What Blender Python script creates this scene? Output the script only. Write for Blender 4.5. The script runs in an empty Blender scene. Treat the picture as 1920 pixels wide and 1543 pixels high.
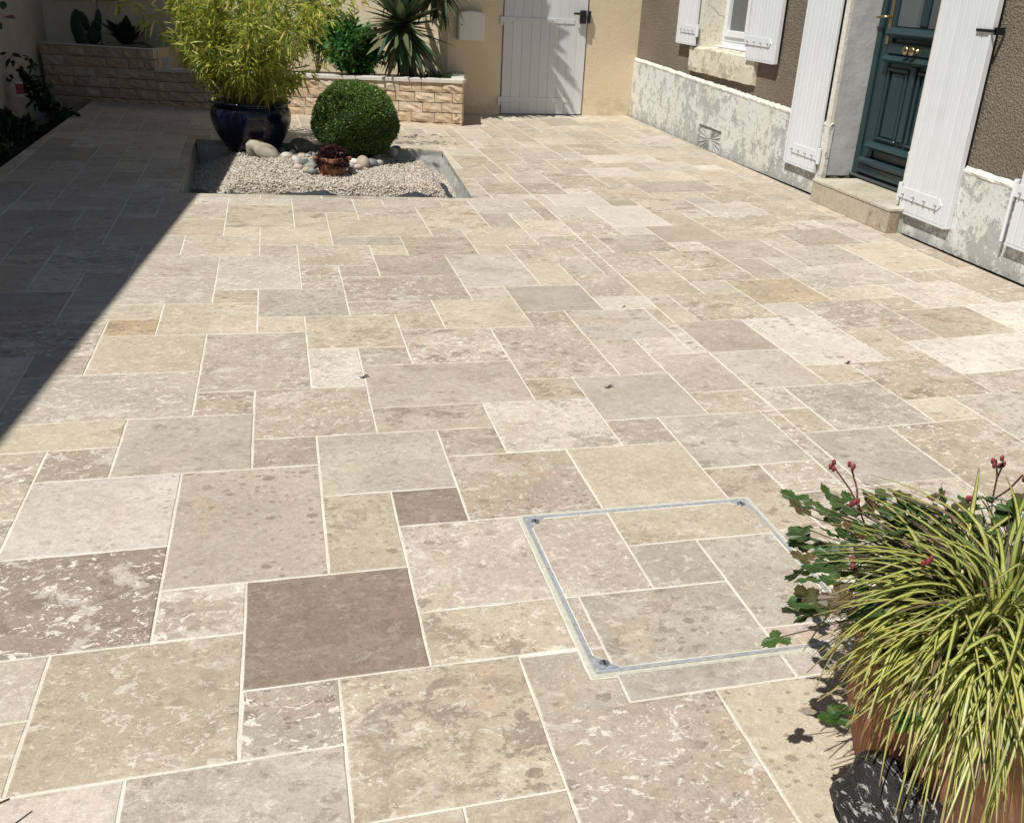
import bpy, math, random
import numpy as np
from mathutils import Vector, Matrix
random.seed(7); rng = np.random.default_rng(7)
S = 0.205                      # one paving module (metres)
scene = bpy.context.scene
C = scene.collection

# ------------------------------------------------------------------ camera
CF, CPIT, CROLL, CYAW = 1771.88, 0.423224, 0.046909, 0.249873
CAM = np.array([0.6878, -10.2285, 6.8566])          # in modules
_cy, _sy, _cp, _sp, _cr, _sr = math.cos(CYAW), math.sin(CYAW), math.cos(CPIT), math.sin(CPIT), math.cos(CROLL), math.sin(CROLL)
VF = np.array([_sy*_cp, _cy*_cp, -_sp]); _R = np.array([_cy, -_sy, 0.0]); _U = np.cross(_R, VF)
VR = _cr*_R + _sr*_U; VU = -_sr*_R + _cr*_U
cd = bpy.data.cameras.new('camera'); cam = bpy.data.objects.new('camera', cd); C.objects.link(cam)
cd.sensor_fit = 'HORIZONTAL'; cd.sensor_width = 36; cd.lens = CF/1920*36; cd.clip_start = 0.05; cd.clip_end = 500
cam.matrix_world = Matrix(((VR[0], VU[0], -VF[0], CAM[0]*S), (VR[1], VU[1], -VF[1], CAM[1]*S), (VR[2], VU[2], -VF[2], CAM[2]*S), (0, 0, 0, 1)))
scene.camera = cam

# ------------------------------------------------------------------ light
SUN = np.array([1.0, 0.62, -2.05]); SUN /= np.linalg.norm(SUN)   # direction the light travels
el = math.asin(-SUN[2]); az = math.atan2(-SUN[0], -SUN[1])
w = bpy.data.worlds.new('World'); scene.world = w; w.use_nodes = True
nt = w.node_tree; nt.nodes.clear()
sky = nt.nodes.new('ShaderNodeTexSky'); sky.sky_type = 'NISHITA'; sky.sun_disc = False
sky.sun_elevation = el; sky.sun_rotation = az; sky.dust_density = 0.6; sky.ozone_density = 1.0
bg = nt.nodes.new('ShaderNodeBackground'); bg.inputs[1].default_value = 0.055
wo = nt.nodes.new('ShaderNodeOutputWorld'); nt.links.new(sky.outputs[0], bg.inputs[0]); nt.links.new(bg.outputs[0], wo.inputs[0])
sd = bpy.data.lights.new('sun', 'SUN'); sd.energy = 4.6; sd.angle = math.radians(0.55); sd.color = (1, 0.975, 0.91)
sun = bpy.data.objects.new('sun', sd); C.objects.link(sun)
sun.rotation_euler = Vector(SUN).to_track_quat('-Z', 'Y').to_euler(); sun.location = (-4, -4, 12)
scene.view_settings.view_transform = 'Standard'; scene.view_settings.look = 'None'
scene.view_settings.exposure = 0.17; scene.view_settings.gamma = 1.0; scene.view_settings.use_curve_mapping = False

# ------------------------------------------------------------------ pixel helpers (photo pixels of the 1920 wide picture -> modules)
def ray(p): return VF + (p[0]-960)/CF*VR - (p[1]-771.5)/CF*VU
def gnd(x, y, z=0.0):
    d = ray((x, y)); t = (z-CAM[2])/d[2]; return CAM + d*t
def onplane(x, y, P, n):
    d = ray((x, y)); n = np.array(n, float); return CAM + d*(((np.array(P, float)-CAM)@n)/(d@n))
def onv(x, y, v): return onplane(x, y, (0, v, 0), (0, 1, 0))
def prj(p):
    d = np.asarray(p, float)-CAM; z = d@VF; return 960+CF*(d@VR)/z, 771.5-CF*(d@VU)/z

# ------------------------------------------------------------------ mesh helpers
def obj(name, V, F, mat=None, parent=None, loc=None, smooth=False, tint=None, extra=None):
    me = bpy.data.meshes.new(name)
    me.from_pydata([tuple(map(float, v)) for v in V] if not isinstance(V, np.ndarray) else V.tolist(), [], F if not isinstance(F, np.ndarray) else F.tolist())
    if tint is not None:
        a = me.attributes.new('tint', 'FLOAT_COLOR', 'POINT'); a.data.foreach_set('color', np.asarray(tint, np.float32).ravel())
    if extra is not None:
        a = me.attributes.new('toff', 'FLOAT_VECTOR', 'POINT'); a.data.foreach_set('vector', np.asarray(extra, np.float32).ravel())
    if mat: me.materials.append(mat)
    if smooth: me.polygons.foreach_set('use_smooth', [True]*len(me.polygons))
    o = bpy.data.objects.new(name, me); C.objects.link(o)
    if parent: o.parent = parent
    if loc is not None: o.location = loc
    return o
def obj_me(name, me, parent=None):
    o = bpy.data.objects.new(name, me); C.objects.link(o)
    if parent: o.parent = parent
    return o
def thing(name, label, cat, group=None):
    o = bpy.data.objects.new(name, None); C.objects.link(o); o.empty_display_size = 0.1
    return tag(o, label, cat, group)
def tag(o, label, cat=None, group=None, kind=None):
    o['label'] = label
    if cat: o['category'] = cat
    if group: o['group'] = group
    if kind: o['kind'] = kind
    return o
def struct(o, label=None):
    o['kind'] = 'structure'
    if label: o['label'] = label
    return o
def bevel(o, w, seg=1):
    m = o.modifiers.new('bevel', 'BEVEL'); m.width = w; m.segments = seg; m.limit_method = 'ANGLE'; m.angle_limit = math.radians(40)
    return o
BOXF = [(0, 3, 2, 1), (4, 5, 6, 7), (0, 1, 5, 4), (1, 2, 6, 5), (2, 3, 7, 6), (3, 0, 4, 7)]
class MB:
    def __init__(s): s.V = []; s.F = []
    def add(s, V, F):
        k = len(s.V); s.V += [tuple(map(float, v)) for v in V]; s.F += [tuple(i+k for i in f) for f in F]; return s
    def hexa(s, c): return s.add(c, BOXF)              # 8 corners: bottom 4 then top 4
    def tube(s, pts, r, n=6, r1=None):
        pts = [np.asarray(p, float) for p in pts]; V = []; F = []
        for i, p in enumerate(pts):
            a = pts[max(i-1, 0)]; b = pts[min(i+1, len(pts)-1)]; d = b-a; d /= (np.linalg.norm(d)+1e-9)
            x = np.cross(d, (0, 0, 1) if abs(d[2]) < .9 else (1, 0, 0)); x /= np.linalg.norm(x); y = np.cross(d, x)
            rr = r if r1 is None else r+(r1-r)*i/(len(pts)-1)
            for k in range(n):
                t = 2*math.pi*k/n; V.append(p+rr*(math.cos(t)*x+math.sin(t)*y))
        for i in range(len(pts)-1):
            for k in range(n): F.append((i*n+k, i*n+(k+1) % n, (i+1)*n+(k+1) % n, (i+1)*n+k))
        F.append(tuple(range(n))[::-1]); F.append(tuple((len(pts)-1)*n+k for k in range(n)))
        return s.add(V, F)
    def lathe(s, prof, c=(0, 0, 0), n=40, closed=True):
        V = []; F = []
        for r, z in prof:
            for k in range(n):
                t = 2*math.pi*k/n; V.append((c[0]+r*math.cos(t), c[1]+r*math.sin(t), c[2]+z))
        for i in range(len(prof)-1):
            for k in range(n): F.append((i*n+k, i*n+(k+1) % n, (i+1)*n+(k+1) % n, (i+1)*n+k))
        return s.add(V, F)
    def build(s, name, mat, parent=None, smooth=False): return obj(name, s.V, s.F, mat, parent, smooth=smooth)

# ------------------------------------------------------------------ material helpers
class NT:
    def __init__(s, name):
        s.m = bpy.data.materials.new(name); s.m.use_nodes = True; s.t = s.m.node_tree; s.t.nodes.clear()
        s.out = s.t.nodes.new('ShaderNodeOutputMaterial'); s.b = s.t.nodes.new('ShaderNodeBsdfPrincipled')
        s.t.links.new(s.b.outputs[0], s.out.inputs[0])
    def n(s, typ, **kw):
        x = s.t.nodes.new(typ)
        for k, v in kw.items(): setattr(x, k, v)
        return x
    def put(s, sock, v):
        if isinstance(v, bpy.types.NodeSocket): s.t.links.new(v, sock)
        elif v is not None:
            if isinstance(v, (tuple, list)) and len(v) == 3 and sock.type == 'RGBA': v = (*v, 1)
            sock.default_value = v
    def coords(s, kind='Object', scale=None, offset=None):
        if kind == 'World': o = s.n('ShaderNodeNewGeometry').outputs['Position']
        else: o = s.n('ShaderNodeTexCoord').outputs[kind]
        if offset is not None:
            a = s.n('ShaderNodeVectorMath', operation='ADD'); s.put(a.inputs[0], o); s.put(a.inputs[1], offset); o = a.outputs[0]
        if scale is not None:
            a = s.n('ShaderNodeVectorMath', operation='MULTIPLY'); s.put(a.inputs[0], o); a.inputs[1].default_value = scale; o = a.outputs[0]
        return o
    def noise(s, vec, scale, detail=6, rough=.6, dist=0., out='Fac'):
        x = s.n('ShaderNodeTexNoise'); s.put(x.inputs['Vector'], vec); x.inputs['Scale'].default_value = scale
        x.inputs['Detail'].default_value = detail; x.inputs['Roughness'].default_value = rough; x.inputs['Distortion'].default_value = dist
        return x.outputs[out]
    def voro(s, vec, scale, feature='F1', out='Distance', rand=1.0):
        x = s.n('ShaderNodeTexVoronoi', feature=feature); s.put(x.inputs['Vector'], vec); x.inputs['Scale'].default_value = scale
        x.inputs['Randomness'].default_value = rand
        return x.outputs[out]
    def step(s, v, a, b, lo=0., hi=1.):
        x = s.n('ShaderNodeMapRange', interpolation_type='SMOOTHSTEP'); s.put(x.inputs[0], v)
        x.inputs[1].default_value = a; x.inputs[2].default_value = b; x.inputs[3].default_value = lo; x.inputs[4].default_value = hi
        return x.outputs[0]
    def math(s, op, a, b=None):
        x = s.n('ShaderNodeMath', operation=op); s.put(x.inputs[0], a)
        if b is not None: s.put(x.inputs[1], b)
        return x.outputs[0]
    def mix(s, f, a, b, mode='MIX'):
        x = s.n('ShaderNodeMix', data_type='RGBA', blend_type=mode); s.put(x.inputs[0], f); s.put(x.inputs[6], a); s.put(x.inputs[7], b)
        return x.outputs[2]
    def scale(s, col, f):      # multiply a colour by a scalar
        x = s.n('ShaderNodeVectorMath', operation='SCALE'); s.put(x.inputs[0], col); s.put(x.inputs['Scale'], f); return x.outputs[0]
    def bump(s, h, strength, dist=.01, normal=None):
        x = s.n('ShaderNodeBump'); x.inputs['Strength'].default_value = strength; x.inputs['Distance'].default_value = dist; s.put(x.inputs['Height'], h)
        if normal is not None: s.put(x.inputs['Normal'], normal)
        return x.outputs[0]
    def done(s, col=None, rough=.7, normal=None, spec=None, metal=None):
        if col is not None: s.put(s.b.inputs['Base Color'], col)
        s.put(s.b.inputs['Roughness'], rough)
        if normal is not None: s.put(s.b.inputs['Normal'], normal)
        if spec is not None: s.put(s.b.inputs['Specular IOR Level'], spec)
        if metal is not None: s.put(s.b.inputs['Metallic'], metal)
        return s.m
    def rand(s): return s.n('ShaderNodeObjectInfo').outputs['Random']
    def attr(s, name, out='Color'): return s.n('ShaderNodeAttribute', attribute_name=name).outputs[out]

def mat_travertine():
    k = NT('travertine'); off = k.attr('toff', 'Vector'); base = k.attr('tint', 'Color'); amt = k.attr('tint', 'Alpha')
    p = k.coords('World', offset=off); ps = k.coords('World', offset=off, scale=(1, 1.45, 1))
    so = k.n('ShaderNodeSeparateXYZ'); k.put(so.inputs[0], off)
    h1 = k.math('FRACT', k.math('MULTIPLY', so.outputs[0], 3.77)); h2 = k.math('FRACT', k.math('MULTIPLY', so.outputs[1], 2.91)); h3 = k.math('FRACT', k.math('MULTIPLY', so.outputs[2], 4.13))
    fa = k.step(h1, .15, .95, .12, 1.0); ga = k.step(h2, .2, .95, .15, 1.0); ca = k.step(h3, .3, .95, .25, 1.35)
    big = k.noise(p, 2.6, 4, .6, .3)
    col = k.scale(base, k.step(big, .28, .72, .91, 1.09))
    col = k.mix(k.math('MULTIPLY', k.step(k.noise(p, 3.4, 6, .62, .7), .50, .72, 0, .36), ca), col, (.45, .31, .195))
    col = k.mix(k.math('MULTIPLY', k.step(k.noise(p, 3.0, 8, .66, .5), .50, .64, 0, .55), ga), col, k.scale(k.mix(.4, base, (.42, .32, .235)), .80))
    # sharp edged darker flakes, coarse and fine
    fl = k.noise(ps, 7.0, 12, .70, .25)
    flm = k.math('MULTIPLY', k.step(fl, .545, .560), k.step(k.noise(p, 2.3, 3, .5), .38, .60, .12, .95))
    dk = k.scale(k.mix(.40, base, (.44, .325, .235)), .62)
    col = k.mix(k.math('MULTIPLY', k.math('MULTIPLY', flm, .92), fa), col, dk)
    f2 = k.noise(ps, 21, 10, .70, .35); f2m = k.math('MULTIPLY', k.step(f2, .560, .578), k.step(k.noise(p, 4.9, 3, .5), .36, .62, .15, .9))
    col = k.mix(k.math('MULTIPLY', k.math('MULTIPLY', f2m, .85), ga), col, dk)
    for sc_, lim_, sz_, am_ in ((17, .80, .40, .95), (46, .76, .42, .90)):
        vn = k.n('ShaderNodeTexVoronoi', feature='F1'); wv_ = k.mix(.035 if sc_ < 30 else .016, ps, k.noise(p, sc_*1.6, 5, .7, out='Color'), 'ADD'); k.put(vn.inputs['Vector'], wv_); vn.inputs['Scale'].default_value = sc_
        se = k.n('ShaderNodeSeparateColor'); k.put(se.inputs[0], vn.outputs['Color'])
        fm = k.math('MULTIPLY', k.math('MULTIPLY', k.step(se.outputs[0], lim_, lim_+.01), k.step(k.math('SUBTRACT', vn.outputs['Distance'], k.math('MULTIPLY', se.outputs[1], .16)), sz_-.16, sz_-.12, 1, 0)), k.step(k.noise(p, 3.1, 3, .5), .36, .56, .15, 1.0))
        col = k.mix(k.math('MULTIPLY', k.math('MULTIPLY', fm, am_), k.step(h3, .1, .9, .1, 1.0)), col, dk)
    # pale filled areas
    pl = k.noise(ps, 4.6, 12, .72, .45); plm = k.math('MULTIPLY', k.step(pl, .55, .58), k.step(amt, .0, 1.0, .06, .42))
    col = k.mix(plm, col, (.72, .67, .585))
    p2 = k.noise(ps, 26, 8, .70, .8); p2m = k.math('MULTIPLY', k.step(p2, .570, .592), k.step(amt, .0, 1.0, .12, .80))
    col = k.mix(p2m, col, (.74, .69, .61))
    # white worm shaped filler
    wn = k.noise(p, 58, 5, .6, 1.3)
    wm = k.math('MULTIPLY', k.step(wn, .605, .635), k.step(k.noise(p, 5.5, 4, .6), .40, .60))
    wm = k.math('MULTIPLY', wm, k.step(amt, .0, .8, .10, .95))
    col = k.mix(wm, col, (.78, .73, .65))
    # small dark pits and grain
    pt = k.step(k.noise(p, 95, 5, .7, .5), .635, .655)
    ptm = k.math('MULTIPLY', pt, k.step(k.noise(p, 7, 3, .5), .40, .64, .15, .9))
    col = k.mix(k.math('MULTIPLY', ptm, .70), col, (.17, .125, .09))
    gr = k.noise(p, 170, 6, .8); col = k.scale(col, k.step(gr, .33, .67, .87, 1.11))
    mid = k.noise(p, 42, 7, .75); col = k.scale(col, k.step(mid, .34, .66, .90, 1.08))
    h = k.math('SUBTRACT', k.math('ADD', k.math('MULTIPLY', mid, .35), k.math('MULTIPLY', gr, .25)), k.math('MULTIPLY', ptm, .6))
    h = k.math('ADD', h, k.math('MULTIPLY', k.math('SUBTRACT', wm, f2m), .12))
    return k.done(col, k.step(mid, .3, .7, .50, .70), k.bump(h, .30, .004), spec=.42)
def mat_grout():
    k = NT('grout'); p = k.coords('World'); a = k.noise(p, 6, 5, .6); g = k.noise(p, 140, 4, .7)
    col = k.mix(k.step(a, .35, .7), (.71, .675, .595), (.62, .57, .475)); col = k.scale(col, k.step(g, .25, .75, .86, 1.06)); col = k.mix(k.step(k.noise(p, 17, 5, .65), .58, .70, 0, .45), col, (.46, .40, .31))
    return k.done(col, .9, k.bump(g, .4, .004), spec=.2)
def mat_simple(name, col, rough=.7, var=.12, sc=30, bump=.15, bd=.004, spec=.4, metal=0, kind='Object', low=None, lowf=.5):
    k = NT(name); p = k.coords(kind); a = k.noise(p, sc, 5, .65); b = k.noise(p, sc*.13, 4, .55)
    c = k.scale(col, k.step(a, .25, .75, 1-var, 1+var)) if low is None else k.scale(k.mix(k.step(b, .45, .68, 0, lowf), col, low), k.step(a, .25, .75, 1-var, 1+var))
    return k.done(c, rough, k.bump(a, bump, bd) if bump else None, spec, metal)
def mat_roughcast():
    k = NT('roughcast'); p = k.coords('World'); g = k.noise(p, 58, 4, .62, .4); v = k.voro(p, 85); b = k.noise(p, 1.4, 5, .6)
    h = k.math('SUBTRACT', k.math('MULTIPLY', g, 1.2), k.math('MULTIPLY', v, .55))
    col = k.mix(k.step(b, .35, .7), (.275, .225, .175), (.225, .185, .145)); col = k.scale(col, k.step(g, .3, .7, .80, 1.15))
    return k.done(col, .95, k.bump(h, 1.0, .022), spec=.15)
def mat_plinth(name='peeling_plinth', w1=(.68, .69, .66), w2=(.68, .665, .60), d1=(.38, .38, .36), d2=(.33, .305, .26), lim=(.515, .545)):
    k = NT(name); p = k.coords('World'); ps = k.coords('World', scale=(1, 1, .95))
    n1 = k.noise(ps, 7.5, 12, .76, .15); n2 = k.noise(ps, 24, 10, .74, .1); fine = k.noise(p, 110, 5, .75); mid = k.noise(p, 34, 6, .7)
    sep = k.n('ShaderNodeSeparateXYZ'); k.put(sep.inputs[0], p)
    edge = k.math('ADD', k.math('ADD', n1, k.step(sep.outputs[2], 0., .30, .03, 0.)), k.step(k.noise(p, 1.1, 3, .5), .35, .65, -.05, .04))
    peel = k.step(edge, *lim); peel2 = k.step(n2, .575, .60)
    white = k.mix(k.step(k.noise(p, 1.7, 4, .5), .4, .62), w1, w2)
    col = k.mix(k.math('MULTIPLY', peel, .78), white, d1); col = k.mix(k.math('MULTIPLY', peel2, .7), col, d2)
    cr = k.voro(k.mix(.10, p, k.noise(p, 7, 5, .65, out='Color'), 'ADD'), 2.2, 'DISTANCE_TO_EDGE')
    crm = k.math('MULTIPLY', k.step(cr, .002, .008, 1, 0), k.step(k.noise(p, 2.3, 3, .5), .50, .60))
    col = k.mix(k.math('MULTIPLY', crm, .7), col, (.16, .13, .10))
    col = k.mix(k.step(sep.outputs[2], -.05, .10, .40, 0), col, (.36, .34, .30)); col = k.scale(col, k.step(fine, .3, .7, .86, 1.12)); col = k.scale(col, k.step(mid, .3, .7, .90, 1.08))
    h = k.math('SUBTRACT', k.math('ADD', k.math('MULTIPLY', fine, .35), k.math('MULTIPLY', k.math('MAXIMUM', peel, peel2), -.6)), crm)
    return k.done(col, .85, k.bump(h, .7, .006), spec=.25)
def mat_wallpaint(name, c1, c2, sc=70, bd=.008, st=.6, stain=None):
    k = NT(name); p = k.coords('World'); g = k.noise(p, sc, 5, .62); b = k.noise(p, 1.6, 6, .6)
    col = k.mix(k.step(b, .35, .68), c1, c2); col = k.scale(col, k.step(g, .25, .75, .90, 1.08))
    if stain:
        sep = k.n('ShaderNodeSeparateXYZ'); k.put(sep.inputs[0], p)
        f = k.math('MULTIPLY', k.step(sep.outputs[2], 0, .45, 1, 0), k.step(k.noise(p, 5, 6, .65), .4, .65)); col = k.mix(k.math('MULTIPLY', f, .5), col, stain)
    return k.done(col, .9, k.bump(g, st, bd), spec=.2)
def mat_paint(name, col, rough=.42, var=.05, grain=True, dirt=(.3, .27, .22), dirtf=.2, spec=.5):
    k = NT(name); p = k.coords('World'); r = k.rand(); a = k.noise(k.coords('World', scale=(1, 1, .12)), 60, 4, .6); b = k.noise(p, 3, 5, .6); fine = k.noise(p, 200, 3, .6)
    c = k.scale(col, k.step(a, .25, .75, 1-var, 1+var)); c = k.scale(c, k.math('ADD', k.math('MULTIPLY', r, .06), .97))
    c = k.mix(k.step(b, .5, .75, 0, dirtf), c, dirt)
    return k.done(c, rough, k.bump(k.math('ADD', a, k.math('MULTIPLY', fine, .3)), .10, .003), spec)
def mat_stone_block():
    k = NT('wall_stone'); r = k.rand(); tc = k.coords('Object', offset=None)
    off = k.n('ShaderNodeCombineXYZ'); k.put(off.inputs[0], k.math('MULTIPLY', r, 37.)); k.put(off.inputs[1], k.math('MULTIPLY', r, 91.))
    p = k.coords('Object', offset=off.outputs[0]); a = k.noise(p, 9, 6, .62, .4); b = k.noise(p, 60, 5, .7)
    ramp = k.n('ShaderNodeValToRGB'); e = ramp.color_ramp.elements; e[0].position = 0; e[0].color = (.52, .40, .275, 1); e[1].position = 1; e[1].color = (.60, .51, .39, 1)
    for pos, cc in ((.25, (.45, .345, .25)), (.5, (.55, .44, .33)), (.72, (.50, .37, .23))):
        x = ramp.color_ramp.elements.new(pos); x.color = (*cc, 1)
    k.put(ramp.inputs[0], r); col = k.mix(k.step(a, .45, .70, 0, .55), ramp.outputs[0], (.50, .33, .17)); col = k.mix(k.step(k.noise(p, 14, 5, .6), .58, .66, 0, .5), col, (.62, .56, .46))
    col = k.scale(col, k.step(b, .25, .75, .84, 1.12))
    return k.done(col, .9, k.bump(k.math('ADD', a, k.math('MULTIPLY', b, .5)), .7, .012), spec=.2)
def mat_leaf(name, spread=.12, rough=.42, trans=.28, spec=.45):
    k = NT(name); c = k.attr('tint'); p = k.coords('World'); a = k.noise(p, 90, 3, .6); c = k.scale(c, k.step(a, .25, .75, 1-spread, 1+spread))
    k.done(c, rough, None, spec); t = k.n('ShaderNodeBsdfTranslucent'); k.put(t.inputs[0], k.scale(c, 1.25))
    m = k.n('ShaderNodeMixShader'); m.inputs[0].default_value = trans; k.t.links.new(k.b.outputs[0], m.inputs[1]); k.t.links.new(t.outputs[0], m.inputs[2]); k.t.links.new(m.outputs[0], k.out.inputs[0])
    return k.m
def mat_objleaf(name, cols, rough=.4, trans=.25, stripe=None):
    """leaf material for single leaf objects: colour picked by the object's random number, optional stripe along the middle"""
    k = NT(name); r = k.rand(); ramp = k.n('ShaderNodeValToRGB'); e = ramp.color_ramp.elements
    e[0].position = 0; e[0].color = (*cols[0], 1); e[1].position = 1; e[1].color = (*cols[-1], 1)
    for i, cc in enumerate(cols[1:-1]):
        x = e.new((i+1)/(len(cols)-1)); x.color = (*cc, 1)
    k.put(ramp.inputs[0], r); c = ramp.outputs[0]
    if stripe is not None:
        t = k.attr('tint'); s = k.n('ShaderNodeSeparateColor'); k.put(s.inputs[0], t)
        c = k.mix(k.step(s.outputs[0], stripe[1], stripe[2]), c, stripe[0])
        c = k.mix(k.step(s.outputs[1], .90, 1.0, 0, .8), c, (.26, .17, .09))
    a = k.noise(k.coords('World'), 60, 3, .6); c = k.scale(c, k.step(a, .25, .75, .85, 1.15))
    k.done(c, rough, None, .45); t = k.n('ShaderNodeBsdfTranslucent'); k.put(t.inputs[0], k.scale(c, 1.2))
    m = k.n('ShaderNodeMixShader'); m.inputs[0].default_value = trans; k.t.links.new(k.b.outputs[0], m.inputs[1]); k.t.links.new(t.outputs[0], m.inputs[2]); k.t.links.new(m.outputs[0], k.out.inputs[0])
    return k.m
def mat_pebble():
    k = NT('pebble'); p = k.coords('Object'); a = k.noise(p, 25, 6, .65); c = k.scale(k.n('ShaderNodeObjectInfo').outputs['Color'], k.step(a, .25, .75, .78, 1.18))
    return k.done(c, .65, k.bump(a, .25, .003), .35)
def mat_gravel():
    k = NT('gravel'); c = k.attr('tint'); a = k.noise(k.coords('World'), 300, 3, .6)
    return k.done(k.scale(c, k.step(a, .25, .75, .85, 1.12)), .85, None, .25)

M = dict(trav=mat_travertine(), grout=mat_grout(), roughcast=mat_roughcast(), plinth=mat_plinth(), stone=mat_stone_block(), pebble=mat_pebble(), gravel=mat_gravel(),
    soil=mat_simple('soil', (.045, .033, .024), .95, .35, 40, .8, .02, .1, kind='World'),
    backwall=mat_wallpaint('cream_render', (.70, .585, .40), (.75, .645, .465), 62, .008, .6, (.42, .31, .19)),
    leftwall=mat_wallpaint('old_render', (.46, .42, .36), (.38, .345, .295), 40, .01, .7, (.22, .23, .17)),
    reveal=mat_wallpaint('grey_plaster', (.47, .475, .46), (.42, .42, .40), 9, .012, .55),
    sillplaster=mat_plinth('chipped_cream_plaster', (.72, .69, .58), (.68, .63, .50), (.48, .41, .32), (.34, .28, .22), (.535, .56)),
    whitewash=mat_wallpaint('limewash', (.70, .67, .59), (.60, .56, .48), 30, .01, .6),
    shutter=mat_paint('shutter_white', (.71, .735, .75), .4, .03, dirtf=.10), gate=mat_paint('gate_grey', (.60, .625, .62), .45, .03, dirtf=.08),
    upvc=mat_paint('window_white', (.74, .76, .77), .3, .02, dirtf=.05), door=mat_paint('door_teal', (.014, .037, .043), .34, .10, dirt=(.04, .06, .06), dirtf=.2),
    tealdark=mat_paint('threshold_dark', (.05, .06, .06), .5, .1),
    brass=mat_simple('brass', (.46, .34, .17), .34, .06, 40, .05, .001, .5, 1.0), steel=mat_simple('galvanised', (.55, .57, .59), .42, .2, 70, .25, .002, .5, .55, kind='World', low=(.74, .73, .69), lowf=.5),
    mortar=mat_simple('mortar_rim', (.50, .49, .40), .9, .12, 60, .3, .003, .2, kind='World'), black=mat_simple('black_plastic', (.012, .012, .013), .4, .1, 40, .05),
    iron=mat_simple('zinc_pin', (.45, .46, .48), .35, .1, 40, .05, .001, .5, .8), mailbox=mat_paint('mailbox_white', (.72, .70, .64), .4, .02, dirtf=.1),
    coping=mat_simple('coping_stone', (.58, .55, .49), .8, .10, 35, .25, .004, .3, kind='World', low=(.46, .42, .35), lowf=.5),
    bluepot=None, terracotta=mat_simple('terracotta', (.31, .135, .075), .75, .12, 22, .15, .004, .3, low=(.40, .25, .18), lowf=.6),
    fabric=mat_simple('weed_fabric', (.035, .038, .042), .55, .25, 120, .3, .003, .5), rock=mat_simple('boulder', (.36, .32, .25), .85, .22, 14, .6, .012, .25, low=(.24, .22, .18), lowf=.8),
    greyedge=mat_simple('pit_edge_cement', (.47, .47, .44), .9, .2, 22, .5, .008, .2, kind='World', low=(.30, .30, .275), lowf=.6),
    rubble=mat_simple('rubble', (.20, .13, .085), .95, .3, 30, .6, .008, .1), bark=mat_simple('bark', (.12, .085, .055), .9, .3, 30, .6, .01, .2), glass=None, tag=None)
k = NT('blue_glaze'); a = k.noise(k.coords('Object', scale=(1, 1, .18)), 26, 5, .6); M['bluepot'] = k.done(k.mix(k.step(a, .4, .7), (.005, .006, .022), (.009, .012, .042)), .17, k.bump(a, .05, .003), .6)
k = NT('window_glass'); k.b.inputs['Base Color'].default_value = (.09, .10, .105, 1); M['glass'] = k.done(None, .06, None, .7)

# ------------------------------------------------------------------ ground
o = obj('ground', [(-90, -90, -.30), (90, -90, -.30), (90, 90, -.30), (-90, 90, -.30)], [(0, 1, 2, 3)], M['soil']); struct(o)

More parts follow.
